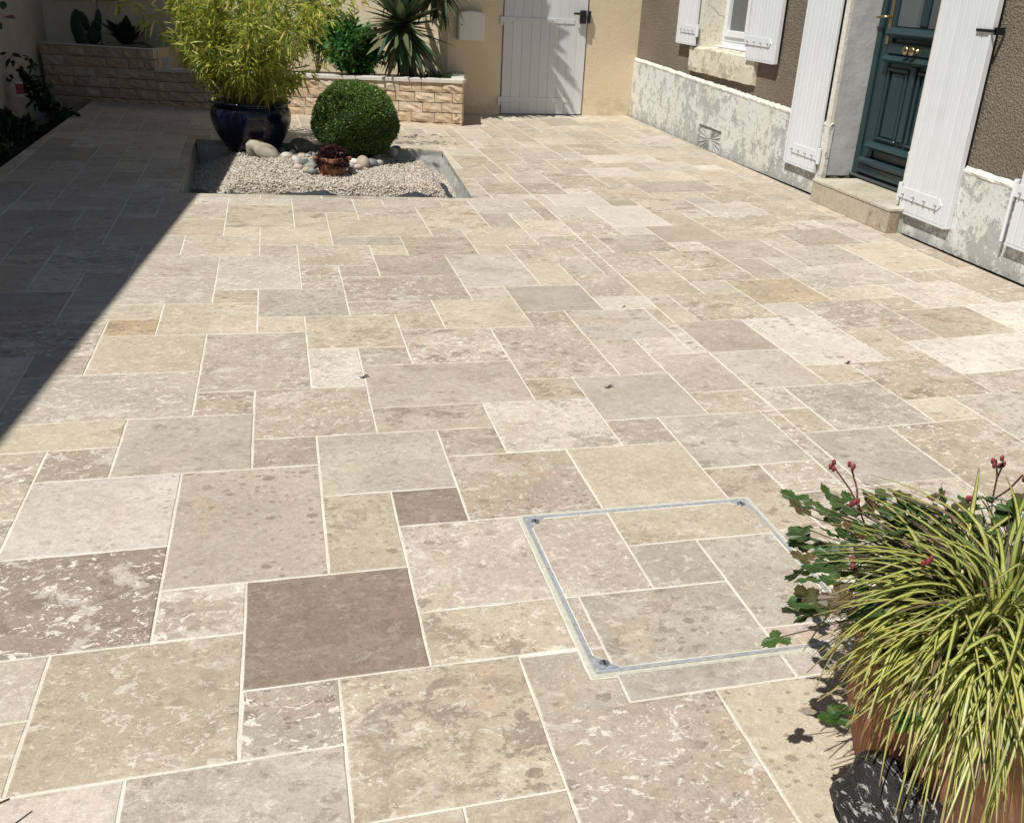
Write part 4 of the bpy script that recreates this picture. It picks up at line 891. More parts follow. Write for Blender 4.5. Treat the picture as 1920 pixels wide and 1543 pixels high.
q0, q1, q2, q3 = P, P+ax*L*.5+sd_*Wd, P+ax*L, P+ax*L*.5-sd_*Wd
V = np.stack([q0, q1, q2, q3], 1).reshape(-1, 3)*S
yel_lit = (rng.random(NL)*.6+.4*np.clip(d[:, 2], 0, 1))[:, None]  # random yellowing plus a lit top painted into the leaf colour
col = np.array((.040, .095, .020))*(1-yel_lit)+np.array((.17, .26, .05))*yel_lit; col *= rng.uniform(.7, 1.25, (NL, 1))
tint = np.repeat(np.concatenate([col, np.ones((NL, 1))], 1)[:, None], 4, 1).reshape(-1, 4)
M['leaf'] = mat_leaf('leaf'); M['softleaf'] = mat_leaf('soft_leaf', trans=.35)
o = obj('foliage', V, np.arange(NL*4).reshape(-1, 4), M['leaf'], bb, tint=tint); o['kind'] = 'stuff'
Vc = (lump((br_*.93, br_*.93, br_*.80), .03, 3)+bc); Vc[:, 2] = np.maximum(Vc[:, 2], -.2)
obj('shade_core', Vc*S, IF, mat_simple('shade_core', (.012, .022, .008), .95, .4, 40, .5, .02, .05), bb, smooth=True)  # near-black solid core stands in for the shade inside the foliage
m = MB(); m.tube([(bc[0]*S, bc[1]*S, -.6*S), (bc[0]*S, bc[1]*S, 0)], .025, 8); m.build('trunk', M['bark'], bb)

# ---- big glazed pot and bamboo
pc = np.array(gnd(470, 286, -.16))+np.array((.1, .95, 0)); pc[2] = -.20
pot = thing('glazed_pot', 'big dark blue glazed round pot holding the bamboo', 'pot'); pot.location = pc*S
R0 = (onv(545, 215, pc[1])[0]-onv(393, 215, pc[1])[0])/2; HT = onv(470, 197, pc[1]-1.7)[2]-pc[2]
prof = [(.0, .0), (.58, .0), (.62, .02), (.72, .12), (.86, .32), (.96, .52), (1.0, .68), (.985, .80), (.93, .885), (.90, .91), (.93, .935), (1.0, .955), (1.02, .975), (1.0, .995), (.95, 1.0), (.90, .97), (.88, .90), (.86, .84)]
from itertools import chain
def smoothprof(pr_, sub=3):
    out = []
    P_ = [np.array(p) for p in pr_]
    for i in range(len(P_)-1):
        p0, p1, p2, p3 = P_[max(i-1, 0)], P_[i], P_[i+1], P_[min(i+2, len(P_)-1)]
        for k_ in range(sub):
            t = k_/sub; out.append(.5*((2*p1)+(-p0+p2)*t+(2*p0-5*p1+4*p2-p3)*t*t+(-p0+3*p1-3*p2+p3)*t**3))
    out.append(P_[-1]); return out
m = MB(); m.lathe([(max(a, .0005)*R0*S, b*HT*S) for a, b in smoothprof(prof)], (0, 0, 0), 64); m.build('body', M['bluepot'], pot, True)
m = MB(); m.lathe([(.0005, HT*.88*S), (R0*.87*S, HT*.86*S)], (0, 0, 0), 32); m.build('soil', M['soil'], pot)
bam = thing('bamboo', 'bushy yellow green bamboo spreading out of the blue pot', 'bamboo')
base = pc+np.array((0, 0, HT*.86)); stems = MB(); LV, LFc, LT_ = [], [], []
BC = [np.array(c) for c in ((.38, .42, .055), (.48, .48, .07), (.27, .34, .05), (.56, .50, .12), (.16, .23, .045))]
def leaf(p, dr__, L, Wd, col, droop=.25):
    sd = np.cross(dr__, rdir()); sd = unit(sd)
    pts = [p, p+dr__*L*.35-np.array((0, 0, droop*L*.08)), p+dr__*L*.72-np.array((0, 0, droop*L*.30)), p+dr__*L-np.array((0, 0, droop*L*.60))]
    strip([a*S for a in pts], [Wd*.18*S, Wd*.5*S, Wd*.36*S, .0008*S], sd, (*col, 1), LV, LFc, LT_)
nst = 96
for i in range(nst):
    a = rng.uniform(0, 2*math.pi); r = R0*.75*math.sqrt(rng.random()); p0 = base+np.array((r*math.cos(a), r*math.sin(a), -.05))
    a2 = a+rng.normal(0, .5); tilt = (.28+.98*(r/(R0*.75)))*rng.uniform(.5, 1.2); H_ = rng.uniform(2.6, 7.6) if i % 4 else rng.uniform(1.2, 2.6)
    if i % 3 == 0: tilt *= .5
    dirh = np.array((math.cos(a2), math.sin(a2), 0)); pts = []
    for k_ in range(9):
        t = k_/8; pts.append(p0+dirh*tilt*H_*(.20*t+.42*t*t)+np.array((0, 0, H_*(t-.16*t*t*tilt))))
    stems.tube([q_*S for q_ in pts], .0042, 4, .0012)
    for k_ in range(int(20+H_*11)):
        t = .38+.62*rng.random()**.8; f = t*8; j = min(int(f), 7); q_ = pts[j]+(pts[j+1]-pts[j])*(f-j)
        ou = unit(dirh*rng.uniform(-.2, 1)+rdir()*1.0); q2_ = q_+ou*rng.uniform(.05, .55)*np.array((1, 1, .7))
        for _ in range(2 if rng.random() < .6 else 1):
            dl_ = unit(ou+rdir()*.8+np.array((0, 0, -.15))); col = BC[rng.integers(0, 5)]*rng.uniform(.75, 1.25)
            leaf(q2_, dl_, rng.uniform(.30, .62), rng.uniform(.048, .085), col, .4)
stems.build('stems', mat_simple('cane', (.26, .16, .07), .5, .2, 40, .1), bam)
o = obj('foliage', np.array(LV), LFc, M['softleaf'], bam, tint=np.array(LT_)); o['kind'] = 'stuff'

# ---- little clay pot with dark red plant
tp = np.array(gnd(624, 328, -.16)); tp[2] = -.17
tpo = thing('clay_pot', 'small square terracotta pot with a dark red succulent on the gravel', 'pot'); tpo.location = tp*S; tpo.rotation_euler = (0, 0, .75)
def sq(r, z): return [(x*r*S, y*r*S, z*S) for x, y in ((-1, -1), (1, -1), (1, 1), (-1, 1))]
m = MB(); rings = [sq(.33, 0), sq(.47, .55), sq(.47, .56), sq(.52, .56), sq(.53, .70), sq(.45, .70), sq(.43, .5)]; V = list(chain(*rings)); F = [(3, 2, 1, 0)]
for i in range(len(rings)-1):
    for k_ in range(4): F.append((i*4+k_, i*4+(k_+1) % 4, (i+1)*4+(k_+1) % 4, (i+1)*4+k_))
m.add(V, F); bevel(m.build('body', M['terracotta'], tpo), .004)
m = MB(); m.add(sq(.44, .62), [(0, 1, 2, 3)]); m.build('soil', M['soil'], tpo)
LV, LFc, LT_ = [], [], []
for i in range(900):
    a = rng.uniform(0, 6.28); r = .64*math.sqrt(rng.random()); z = .66+.46*(1-(r/.64)**2)*rng.uniform(.5, 1)-(.45 if r > .48 else 0)*rng.random(); p = tp+np.array((r*math.cos(a), r*math.sin(a), z))
    d_ = unit(np.array((math.cos(a)*r, math.sin(a)*r, .5))+rdir()*.9); col = np.array((.040, .010, .014))*rng.uniform(.5, 1.9)
    pts = [p, p+d_*.07, p+d_*.13]; strip([q_*S for q_ in pts], [.025*S, .04*S, .008*S], unit(np.cross(d_, rdir())), (*col, 1), LV, LFc, LT_)
o = obj('dark_red_succulent', np.array(LV), LFc, M['leaf'], tint=np.array(LT_)); tag(o, 'tuft of tiny dark red leaves growing in the small terracotta pot', 'plant')

# ---- planter shrubs
def shrub(name, label, center, rad3, n, cols, L, Wd, stem_to=None, mat='leaf', clump=9, hollow=.35):
    t = thing(name, label, 'shrub' if 'shrub' in name or 'bush' in name else 'plant'); LV, LFc, LT_ = [], [], []; cen = np.array(center, float); rad3 = np.array(rad3)
    cl = [cen+rdir()*rad3*rng.uniform(hollow, 1.0) for _ in range(clump*6)]
    for i in range(n):
        c_ = cl[rng.integers(0, len(cl))]; p = c_+rng.normal(0, .22, 3)*rad3.mean()*.55; d_ = unit((p-cen)/rad3*.6+rdir()*.9+np.array((0, 0, .25)))
        l = L*rng.uniform(.6, 1.2); wd = Wd*rng.uniform(.7, 1.2); col = np.array(cols[rng.integers(0, len(cols))])*rng.uniform(.7, 1.3); sd = unit(np.cross(d_, rdir()))
        pts = [p, p+d_*l*.3, p+d_*l*.65-np.array((0, 0, l*.08)), p+d_*l-np.array((0, 0, l*.22))]
        strip([q_*S for q_ in pts], [wd*.15*S, wd*.48*S, wd*.42*S, wd*.03*S], sd, (*col, 1), LV, LFc, LT_)
    o = obj('foliage', np.array(LV), LFc, M[mat], t, tint=np.array(LT_)); o['kind'] = 'stuff'
    m = MB()
    for i in range(10):
        q_ = cl[i]; b = np.array(stem_to if stem_to is not None else (cen[0], cen[1], cen[2]-rad3[2])); m.tube([b*S, ((b+q_)/2+rdir()*.1)*S, q_*S], .007, 5, .003)
    m.build('stems', M['bark'], t); return t
g1_ = onv(658, 92, 44.0)
shrub('green_bush', 'lush bright green leafy bush in the planter beside the yucca', g1_, (1.75, 1.25, 1.30), 5200, [(.045, .14, .026), (.07, .20, .035), (.035, .11, .024)], .36, .12, (g1_[0], 44., 1.9), clump=10)
g2_ = onv(592, 40, 45.0)
shrub('climbing_shrub', 'loose olive green climber against the cream wall behind the bamboo', g2_, (1.8, .7, 1.8), 1300, [(.07, .13, .028), (.10, .16, .03), (.05, .10, .025)], .32, .17, (g2_[0], 45., 1.9), mat='softleaf', clump=12, hollow=.1)
g3_ = onv(815, 136, 42.3)
shrub('ground_cover', 'low creeping green plant on the right end of the planter', (g3_[0], 42.3, 2.15), (1.15, .8, .24), 700, [(.04, .085, .022), (.06, .11, .03)], .22, .07, (g3_[0], 42.3, 2.0), clump=10)

# ---- yucca
yu = thing('yucca', 'spiky green yucca with drooping sword leaves against the cream wall', 'yucca')
yb = np.array((8.0, 43.0, 1.9))
hA = onv(755, 38, 43.0); hB = onv(822, -42, 43.3); hC = onv(740, -75, 43.3)
m = MB(); m.tube([yb*S, (yb+(hA-yb)*.5+(.05, 0, 0))*S, hA*S], .055, 9, .042); m.tube([hA*S, (hA+(hB-hA)*.5+(0, 0, .25))*S, hB*S], .045, 9, .035); m.tube([hA*S, ((hA+hC)/2)*S, hC*S], .045, 9, .035); m.build('trunk', M['bark'], yu)
ymat = mat_objleaf('yucca_leaf', [(.030, .062, .030), (.055, .095, .042), (.09, .12, .05), (.17, .16, .08), (.04, .08, .035)], .38, .15)
ym = []
for kk in range(6):
    V, F = [], []; bend = rng.uniform(-.05, .30); n = 7
    for i in range(n):
        t = i/(n-1); wd = .085*(.55+1.2*t-1.75*t*t+.0)*1.25 if t < 1 else .002; wd = max(wd, .003); x = t; z = -bend*t*t
        V += [(x, -wd, z+.02*(1-t)), (x, 0, z-.015*(1-t)), (x, wd, z+.02*(1-t))]
        if i: a = 3*(i-1); F += [(a, a+3, a+4, a+1), (a+1, a+4, a+5, a+2)]
    me = bpy.data.meshes.new('leaf'); me.from_pydata(V, [], F); me.materials.append(ymat); ym.append(me)
def orient(o, p, d_, L, roll=0., up=(0, 0, 1)):
    x = unit(d_); y = np.cross(np.array(up, float), x); y = unit(y if np.linalg.norm(y) > .05 else np.cross((1, 0, 0), x)); z = np.cross(x, y)
    if roll: y, z = y*math.cos(roll)+z*math.sin(roll), z*math.cos(roll)-y*math.sin(roll)
    o.matrix_world = Matrix(((x[0]*L, y[0]*L, z[0]*L, p[0]*S), (x[1]*L, y[1]*L, z[1]*L, p[1]*S), (x[2]*L, y[2]*L, z[2]*L, p[2]*S), (0, 0, 0, 1)))
for hd, n, Lm in ((hA, 140, 2.75), (hB, 85, 2.2), (hC, 70, 2.3)):
    for i in range(n):
        f = i/n; a = i*2.39996; elv = math.radians(80-165*f+rng.normal(0, 8)); d_ = np.array((math.cos(a)*math.cos(elv), math.sin(a)*math.cos(elv), math.sin(elv)))
        if d_[1] > .55 and hd[1] > 40: d_[1] *= .6
        o = obj_me('leaf', ym[rng.integers(0, 6)], yu); orient(o, hd+np.array((0, 0, -.55*f)), d_, Lm*S*rng.uniform(.75, 1.1), rng.normal(0, .25))

LVn, LFn, k0 = [], [], 0
um = MB(); um.tube([hB*S, np.array((9.9, 43.2, 9.6))*S], .04, 8, .035); um.tube([hC*S, np.array((8.6, 43.3, 11.0))*S], .04, 8, .035); um.tube([np.array((9.9, 43.2, 9.6))*S, np.array((11.2, 43.1, 11.8))*S], .035, 8, .03); um.build('upper_trunk', M['bark'], yu)
for hd, n in ((np.array((9.9, 43.2, 9.6)), 90), (np.array((8.6, 43.3, 11.0)), 80), (np.array((11.2, 43.1, 11.8)), 95)):
    for i in range(n):
        f = i/n; a = i*2.39996; elv = math.radians(80-150*f+rng.normal(0, 8)); d_ = np.array((math.cos(a)*math.cos(elv), math.sin(a)*math.cos(elv), math.sin(elv))); o = obj_me('tmp', ym[rng.integers(0, 6)], None); orient(o, hd+np.array((0, 0, -.5*f)), d_, 2.2*S*rng.uniform(.75, 1.1), rng.normal(0, .25))
        mw = np.array(o.matrix_world); me = o.data; co = np.array([v_.co for v_ in me.vertices])@mw[:3, :3].T+mw[:3, 3]; LVn.append(co); LFn += [tuple(v_+k0 for v_ in f_.vertices) for f_ in me.polygons]; k0 += len(co); bpy.data.objects.remove(o)
o = obj('upper_crown', np.vstack(LVn), LFn, ymat, yu); o['kind'] = 'stuff'

# ---- shaded plants in the raised corner
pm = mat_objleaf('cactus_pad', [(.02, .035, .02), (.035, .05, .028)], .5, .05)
cz = 2.6
pp = thing('prickly_pear', 'shaded prickly pear with round upright pads in the raised corner of the planter', 'cactus')
def pad(px, py, v, rw, rh, rot, par):
    p = onv(px, py, v); V = lump((rw, .12, rh), .05, int(px)); o = obj('pad', V*S, IF, pm, par, loc=p*S, smooth=True); o.rotation_euler = (rng.normal(0, .15), rot, rng.normal(0, .4)); return o
pv = 52.0
for a in ((143, 45, .38, .85, .15), (157, 40, .30, .62, -.1), (184, 35, .26, .55, .1), (180, 50, .42, .35, .3), (150, 66, .40, .75, 0.), (176, 66, .45, .6, .2), (165, 80, .4, .5, 0)): pad(a[0], a[1], pv, a[2]*.9, a[3]*.9, a[4], pp)
ag = thing('agave', 'shaded agave with broad pointed leaves in the raised corner of the planter', 'agave')
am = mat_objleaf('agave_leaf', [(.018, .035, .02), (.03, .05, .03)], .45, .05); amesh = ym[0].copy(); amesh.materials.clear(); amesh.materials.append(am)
ac = np.array(onv(238, 84, 51.5))
for i in range(26):
    a = i*2.4; elv = rng.uniform(.15, 1.2); d_ = np.array((math.cos(a)*math.cos(elv), math.sin(a)*math.cos(elv), math.sin(elv))); o = obj_me('leaf', amesh, ag); orient(o, ac, d_, rng.uniform(1.4, 2.1)*S, 0); o.scale = (o.scale[0], o.scale[1]*2.2, o.scale[2])
m = MB(); a = onv(188, 60, 52.2); m.tube([(a[0]*S, a[1]*S, 2.6*S), (a[0]*S, a[1]*S, 9*S)], .006, 6); o = m.build('plant_stake', M['black']); tag(o, 'thin dark stake standing among the shaded cactus pads', 'stake')
# small grey block on the lower coping beside the corner
m = MB(); a = PB+PT_*16.6+PN*-.25; m.hexa([((a[0]+x)*S, (a[1]+y)*S, z*S) for z in (1.93, 2.45) for x, y in ((-.17, -.12), (.17, -.12), (.17, .12), (-.17, .12))]); o = bevel(m.build('cement_block', M['greyedge']), .004); tag(o, 'small grey cement block on the coping next to the raised corner', 'block')

# ---- left planting bed
def bedshrub(name, label, base, tips, nleaf, L, Wd, cols, cat='shrub'):
    t = thing(name, label, cat); st = MB(); LV, LFc, LT_ = [], [], []; base = np.array(base, float)
    for tp_ in tips:
        tp_ = np.array(tp_, float); mid_ = (base+tp_)/2+rdir()*.15+np.array((0, 0, .3)); pts = [base*(1-q_)**2+2*q_*(1-q_)*mid_+tp_*q_*q_ for q_ in np.linspace(0, 1, 8)]
        st.tube([q_*S for q_ in pts], .006, 5, .002)
        for i in range(nleaf):
            q_ = .2+.8*rng.random(); f = q_*7; j = min(int(f), 6); p = pts[j]+(pts[j+1]-pts[j])*(f-j)+rdir()*.10; d_ = unit(rdir()+np.array((0, 0, .1))); l = L*rng.uniform(.6, 1.2); col = np.array(cols[rng.integers(0, len(cols))])*rng.uniform(.7, 1.3)
            pp_ = [p, p+d_*l*.3, p+d_*l*.65, p+d_*l-np.array((0, 0, l*.2))]; strip([x*S for x in pp_], [Wd*.1*S, Wd*.5*S, Wd*.4*S, .004*S], unit(np.cross(d_, rdir())), (*col, 1), LV, LFc, LT_)
    st.build('stems', M['bark'], t); o = obj('foliage', np.array(LV), LFc, M['leaf'], t, tint=np.array(LT_)); o['kind'] = 'stuff'; return t
GC = [(.018, .042, .014), (.028, .055, .018), (.014, .032, .012)]
fv = 42.5
F_ = lambda x, y, v=fv: onv(x, y, v)
bedshrub('rose_bush', 'tall thin rose bush in the shaded bed against the left wall', (-10.0, 42.5, -.4), [F_(14, 98), F_(52, 105), F_(40, 140), F_(28, 130), F_(70, 150), F_(85, 165), F_(135, 208, 42), F_(110, 200), F_(55, 170), F_(20, 150)], 34, .42, .19, GC)
bedshrub('low_bush', 'dark low bush at the foot of the left wall in front of the rose', (-10.4, 36, -.4), [F_(-10, 210, 36), F_(15, 215, 36), F_(35, 235, 36), F_(60, 225, 36), F_(5, 245, 36), F_(30, 255, 36), F_(75, 245, 37)], 60, .45, .2, GC)
bedshrub('weedy_bush', 'dark weedy growth filling the left bed by the paving edge', (-10.3, 30, -.4), [F_(-30, 260, 31), F_(0, 262, 31), F_(20, 280, 31), F_(-5, 290, 30), F_(-40, 300, 29), F_(-20, 285, 30)], 60, .42, .2, GC)
bedshrub('flowering_branch', 'dark leafy branch hanging in from above by the left wall', (-11.6, 33, 7.2), [F_(2, 14, 34), F_(4, 30, 34), F_(-6, 45, 34), F_(3, 52, 34)], 16, .45, .28, GC, 'branch')
mt_ = mat_simple('pink_petal', (.26, .07, .10), .6, .2, 40, .05); fl_ = thing('pink_flower', 'single pink flower on a thin stem before the left wall', 'flower')
c_ = F_(21, 34, 34); m = MB(); m.tube([F_(3, 34, 34)*S, (F_(12, 33, 34)+np.array((0, 0, .04)))*S, c_*S], .003, 5); m.build('stem', M['bark'], fl_)
for i in range(6):
    V = lump((.10, .04, .06), .1, i)+np.array((.08, 0, 0)); o = obj('petal', V*S, IF, mt_, fl_, loc=c_*S, smooth=True); o.rotation_euler = (rng.uniform(0, 6), rng.uniform(-.6, .6), i*1.05)
k = NT('label_print'); uvz = k.n('ShaderNodeSeparateXYZ'); k.put(uvz.inputs[0], k.coords('Generated')); M['tag'] = k.done(k.mix(k.step(uvz.outputs[2], .18, .2), (.6, .6, .56), k.mix(k.step(uvz.outputs[2], .84, .86), (.34, .05, .07), (.6, .6, .56))), .5)
a = F_(27, 153, 41.9); b = F_(47, 183, 41.9); m = MB(); m.hexa([(x*S, y*S, z*S) for z in (b[2], a[2]) for x, y in ((a[0], 41.9), (b[0], 41.9), (b[0], 41.93), (a[0], 41.93))]); o = m.build('plant_label', M['tag']); tag(o, 'red and white printed plant label hanging in the rose bush', 'label')

# ------------------------------------------------------------------ big pot in the foreground, bottom right
fp = np.array((6.78, -4.45, 0.)); fpo = thing('terracotta_pot', 'large round terracotta pot full of striped grass at the paving corner', 'pot'); fpo.location = fp*S
prof = [(.0, .0), (.86, .0), (.90, .03), (1.02, .35), (1.10, .70), (1.12, 1.0), (1.10, 1.20), (1.12, 1.26), (1.15, 1.32), (1.15, 1.46), (1.12, 1.50), (1.03, 1.50), (1.0, 1.40), (.98, 1.32)]
m = MB(); m.lathe([(max(a, .0005)*S, b*S) for a, b in smoothprof(prof)], (0, 0, 0), 64); m.build('body', M['terracotta'], fpo, True)
m = MB(); m.lathe([(.0005, 1.40*S), (1.0*S, 1.38*S)], (0, 0, 0), 32); m.build('soil', M['soil'], fpo)
sg = thing('striped_sedge', 'arching yellow and green striped grass spilling over the terracotta pot', 'grass plant')
sc3 = fp+np.array((.0, .0, 1.52))
smat = mat_objleaf('sedge_blade', [(.48, .47, .11), (.60, .57, .22), (.40, .42, .09), (.30, .34, .08), (.54, .48, .15), (.20, .26, .07)], .42, .30, stripe=((.10, .135, .03), .55, .72))
drymat = mat_objleaf('dry_blade', [(.24, .17, .09), (.30, .22, .12), (.16, .11, .07), (.34, .25, .13)], .6, .2)
sm = []
for kk in range(14):
    V, F, tn = [], [], []; n = 11; lift = rng.uniform(.6, 1.25); fall = rng.uniform(.9, 1.9); sway = rng.normal(0, .20)
    for i in range(n):
        t = i/(n-1); x = t*(.92-.12*t); z = lift*t*1.05-(fall+lift*.35)*t*t; y = sway*t*t; wd = .0165*(1-.80*t**2.4)+.001
        # green centre, cream margins: 5 points across
        for q_, g_ in ((-1, 1), (-.62, 1), (-.52, 0), (.52, 0), (.62, 1), (1, 1)):
            V.append((x, y+q_*wd, z+abs(q_)*wd*.45)); tn.append((g_, t, 0, 1))
        if i:
            for j in range(5): a = 6*(i-1)+j; F.append((a, a+6, a+7, a+1))
    me = bpy.data.meshes.new('blade'); me.from_pydata(V, [], F); a = me.attributes.new('tint', 'FLOAT_COLOR', 'POINT'); a.data.foreach_set('color', np.array(tn, np.float32).ravel()); me.materials.append(smat); me.polygons.foreach_set('use_smooth', [True]*len(F)); sm.append(me)
def place_blade(i, me, par, name='blade', Lr=(1.0, 1.75), depth=0):
    a = rng.uniform(0, 2*math.pi); r = .85*math.sqrt(rng.random()); p = sc3+np.array((r*math.cos(a), r*math.sin(a), rng.uniform(-.05, .12))); a2 = a+rng.normal(0, .55)
    L = rng.uniform(*Lr)*S; o = obj_me(name, me, par); up = rng.uniform(-.15, .6) if rng.random() < .58 else rng.uniform(.5, 1.2)
    L *= .82 if up < .2 else 1.0; cz_, sz_ = math.cos(a2), math.sin(a2); ce, se = math.cos(up), math.sin(up)
    x = np.array((cz_*ce, sz_*ce, se)); y = np.array((-sz_, cz_, 0)); z = np.cross(x, y)
    o.matrix_world = Matrix(((x[0]*L, y[0]*L, z[0]*L, p[0]*S), (x[1]*L, y[1]*L, z[1]*L, p[1]*S), (x[2]*L, y[2]*L, z[2]*L, p[2]*S), (0, 0, 0, 1)))
    tip = np.array(o.matrix_world@Vector(me.vertices[len(me.vertices)-3].co))/S; tx, ty = prj(tip); md = prj(np.array(o.matrix_world@Vector(me.vertices[39].co))/S)
    if depth < 30 and (np.hypot(*(tip-sc3)[:2]) > 1.95 or tip[2] < .50 or tx < 1490+max(0, ty-1290)*.70+rng.uniform(0, 70) or md[0] < 1500): bpy.data.objects.remove(o); return place_blade(i, sm[rng.integers(0, 14)], par, name, Lr if depth < 22 else (.5, .8), depth+1)
    return o
for i in range(298): place_blade(i, sm[i % 14], sg)
# the rest of the tuft, joined
LVn, LFn, LTn = [], [], []; k0 = 0
dm = bpy.data.meshes
for i in range(1300):
    o = place_blade(i, sm[i % 14], None, 'tmp', (.7, 1.65)); mw = np.array(o.matrix_world); me = o.data; n = len(me.vertices); co = np.empty(n*3, np.float32); me.vertices.foreach_get('co', co); co = co.reshape(-1, 3)@mw[:3, :3].T+mw[:3, 3]
    tn = np.empty(n*4, np.float32); me.attributes['tint'].data.foreach_get('color', tn); LVn.append(co); LTn.append(tn.reshape(-1, 4)); LFn += [tuple(v_+k0 for v_ in f.vertices) for f in me.polygons]; k0 += n; bpy.data.objects.remove(o)
h = len(LVn)*29//32
o = obj('inner_blades', np.vstack(LVn[:h]), LFn[:h*50], smat, sg, tint=np.vstack(LTn[:h]), smooth=True); o['kind'] = 'stuff'
kk = sum(len(a) for a in LVn[:h]); o = obj('dry_blades', np.vstack(LVn[h:]), [tuple(v_-kk for v_ in f) for f in LFn[h*50:]], drymat, sg, tint=np.vstack(LTn[h:]), smooth=True); o['kind'] = 'stuff'

# ---- geranium in the same pot
ge = thing('geranium', 'lobed dark green geranium with red buds growing behind the striped grass', 'geranium')
gmat = mat_objleaf('geranium_leaf', [(.035, .075, .018), (.055, .105, .024), (.075, .13, .035), (.045, .085, .022), (.15, .08, .035)], .45, .28)
gm_ = []
for kk in range(4):
    V = [(0, 0, 0)]; F = []; n = 35; ph = rng.uniform(0, .6)
    for i in range(n+1):
        t = -2.75+5.5*i/n; lob = abs(math.cos((t+ph*0)*2.55/2*1.0)) ; r = .34+.66*lob**1.1; r *= 1+.10*math.sin(t*17+kk); V.append((r*math.cos(t)*.62+.18, r*math.sin(t)*.62, .10*r*r*(1 if kk % 2 else -.6)+.05*math.sin(t*5)))
        if i: F.append((0, i, i+1))
    me = bpy.data.meshes.new('leaf'); me.from_pydata(V, [], F); me.materials.append(gmat); gm_.append(me)
stm = MB()
spots = [(1500+rng.uniform(-10, 200), 1000+rng.uniform(-70, 160), rng.uniform(1.7, 2.1)) for _ in range(46)]+[(1640+rng.uniform(0, 280), 940+rng.uniform(-15, 60), rng.uniform(2.05, 2.4)) for _ in range(34)]+[(1460, 1195, 1.75), (1507, 1150, 1.85), (1520, 1085, 1.95), (1540, 1065, 2.0), (1505, 1070, 1.9), (1545, 1020, 2.0), (1560, 1000, 2.0), (1530, 1025, 1.95), (1590, 985, 2.1), (1600, 1010, 2.05), (1580, 1040, 2.0), (1610, 960, 2.15), (1640, 965, 2.2), (1650, 940, 2.2), (1690, 925, 2.25), (1700, 950, 2.2), (1670, 975, 2.2), (1630, 1000, 2.1), (1740, 955, 2.3), (1770, 945, 2.3), (1800, 950, 2.3), (1860, 945, 2.35), (1890, 960, 2.3), (1840, 955, 2.3), (1910, 950, 2.35), (1565, 1090, 2.0), (1550, 1130, 1.9), (1520, 1130, 1.85), (1580, 1330, 1.2), (1570, 1345, 1.15), (1800, 1330, 1.55), (1870, 1310, 1.55), (1890, 1340, 1.5), (1860, 1350, 1.45), (1900, 1300, 1.55), (1910, 1330, 1.5), (1850, 1400, 1.4), (1870, 1370, 1.45), (1705, 1340, 1.5), (1720, 985, 2.2), (1560, 1060, 2.0), (1640, 930, 2.2), (1780, 970, 2.25), (1600, 1060, 2.05), (1820, 975, 2.3), (1880, 980, 2.3), (1900, 1390, 1.4), (1700, 1345, 1.5)]
for i, (px, py, z) in enumerate(spots):
    p = gnd(px, py, z); d_ = unit(p-sc3); o = obj_me('leaf', gm_[i % 4], ge); out = unit(np.array((d_[0], d_[1], rng.uniform(-.5, .2)))+rdir()*.4); orient(o, p, out, rng.uniform(.17, .27)*S, rng.normal(0, .4))
    stm.tube([(sc3+(p-sc3)*.2)*S, ((sc3+p)/2+np.array((0, 0, .30))+rdir()*.1)*S, p*S], .0013, 5)
stm.build('leaf_stalks', mat_simple('red_stalk', (.075, .065, .03), .6, .2, 40, .05), ge)
bud = mat_simple('red_bud', (.22, .035, .045), .5, .25, 50, .05)
for bx, by, fx, fy, z in ((1562, 873, 1615, 960, 2.6), (1595, 873, 1608, 960, 2.55), (1868, 862, 1862, 930, 2.75), (1882, 868, 1868, 900, 2.7), (1918, 890, 1865, 935, 2.7), (1610, 945, 1625, 990, 2.35), (1815, 930, 1805, 965, 2.4), (1600, 1058, 1610, 1090, 2.1), (1740, 1050, 1750, 1090, 2.5), (1590, 1110, 1600, 1130, 2.)):
    a, b = gnd(bx, by, z), gnd(fx, fy, z-.45); st = MB(); st.tube([b*S, ((a+b)/2+rdir()*.03)*S, a*S], .0020, 5); so = st.build('flower_stalk', mat_simple('stalk', (.16, .06, .045), .6, .2, 40, .05) if 'stalk' not in bpy.data.materials else bpy.data.materials['stalk'], ge)
    for q_ in range(3):
        V = lump((.020, .020, .034), .15, q_+int(bx)); o = obj('bud', (V+np.array((rng.normal(0, .03), rng.normal(0, .03), rng.normal(0, .025)))+a)*S, IF, bud, so, smooth=True)

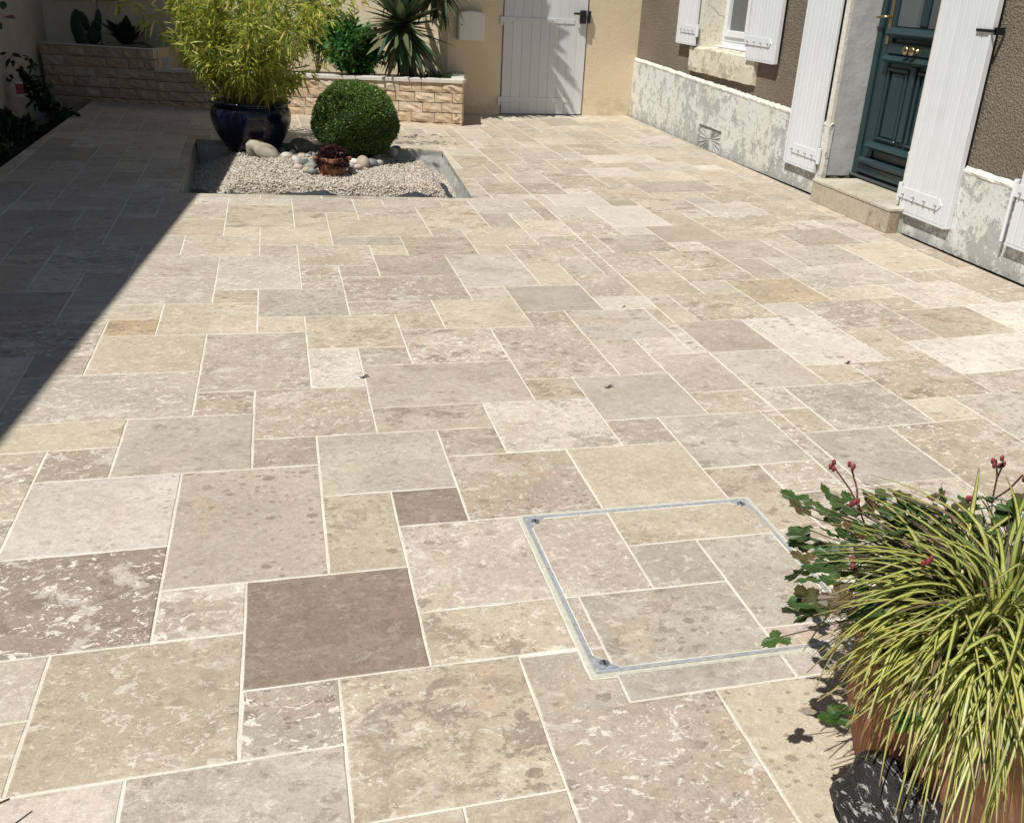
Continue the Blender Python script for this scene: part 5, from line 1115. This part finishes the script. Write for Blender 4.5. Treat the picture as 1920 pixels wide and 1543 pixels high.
# ---- crinkled black and white wrapped lump beside the pot, modelled like a stone
k = NT('streaked_wrap'); p = k.coords('Object', scale=(1, 1, 1)); wv = k.noise(k.coords('Object', scale=(2.2, .7, 1.6)), 17, 8, .68, 1.2); fi = k.noise(p, 60, 4, .7)
col = k.mix(k.step(wv, .53, .60), (.022, .021, .020), (.50, .49, .46)); col = k.scale(col, k.step(fi, .25, .75, .75, 1.15)); M['streak'] = k.done(col, .55, k.bump(k.math('ADD', wv, k.math('MULTIPLY', fi, .4)), .8, .02), .4)
IVb, IFb = ico(3); IV0, IF0 = IV, IF; IV, IF = IVb, IFb
V = lump((.44, .44, .48), .36, 78, 3.4); o = obj('streaked_wrap', V*S, IF, M['streak'], loc=(5.52*S, -5.10*S, .30*S), smooth=True); tag(o, 'crinkled black wrapped lump with white streaks lying against the terracotta pot', 'stone'); IV, IF = IV0, IF0

# ---- plant reaching in at the lower left, mostly outside the picture
lp = bedshrub('potted_shoot', 'thin leafy shoot at the lower left corner of the paving', (-3.1, -4.6, 0.0), [gnd(18, 1497, .25), gnd(-60, 1470, .8), gnd(-90, 1500, .9), gnd(-70, 1530, .7), gnd(-40, 1560, .5), gnd(-110, 1450, 1.0)], 7, .22, .10, [(.05, .10, .025), (.07, .05, .03)], 'plant')
# fallen petal and leaves on the paving
for (px, py, cl, L) in ((1590, 680, (.10, .03, .07), .10), (1142, 725, (.10, .06, .035), .10), (1170, 575, (.12, .09, .05), .06), (683, 706, (.06, .045, .03), .10)):
    p = gnd(px, py, .02); V = []; F = []; Tn = []; strip([np.array((x*L, .02*math.sin(x*5), .02*math.sin(x*3.1)+.005)) for x in np.linspace(-1, 1, 6)], [.003, .25*L, .32*L, .3*L, .18*L, .003], np.array((0, 1., .15)), (*cl, 1), V, F, Tn)
    o = obj('fallen_leaf', np.array(V)*S, F, M['leaf'], loc=p*S, tint=np.array(Tn)); tag(o, {1590: 'small purple fallen petal on a joint of the paving', 1142: 'brown fallen leaf on a plain beige slab of the paving', 1170: 'tiny tan fallen leaf on a pale grey slab', 683: 'dark curled leaf lying on a joint of the paving'}[px], 'leaf')
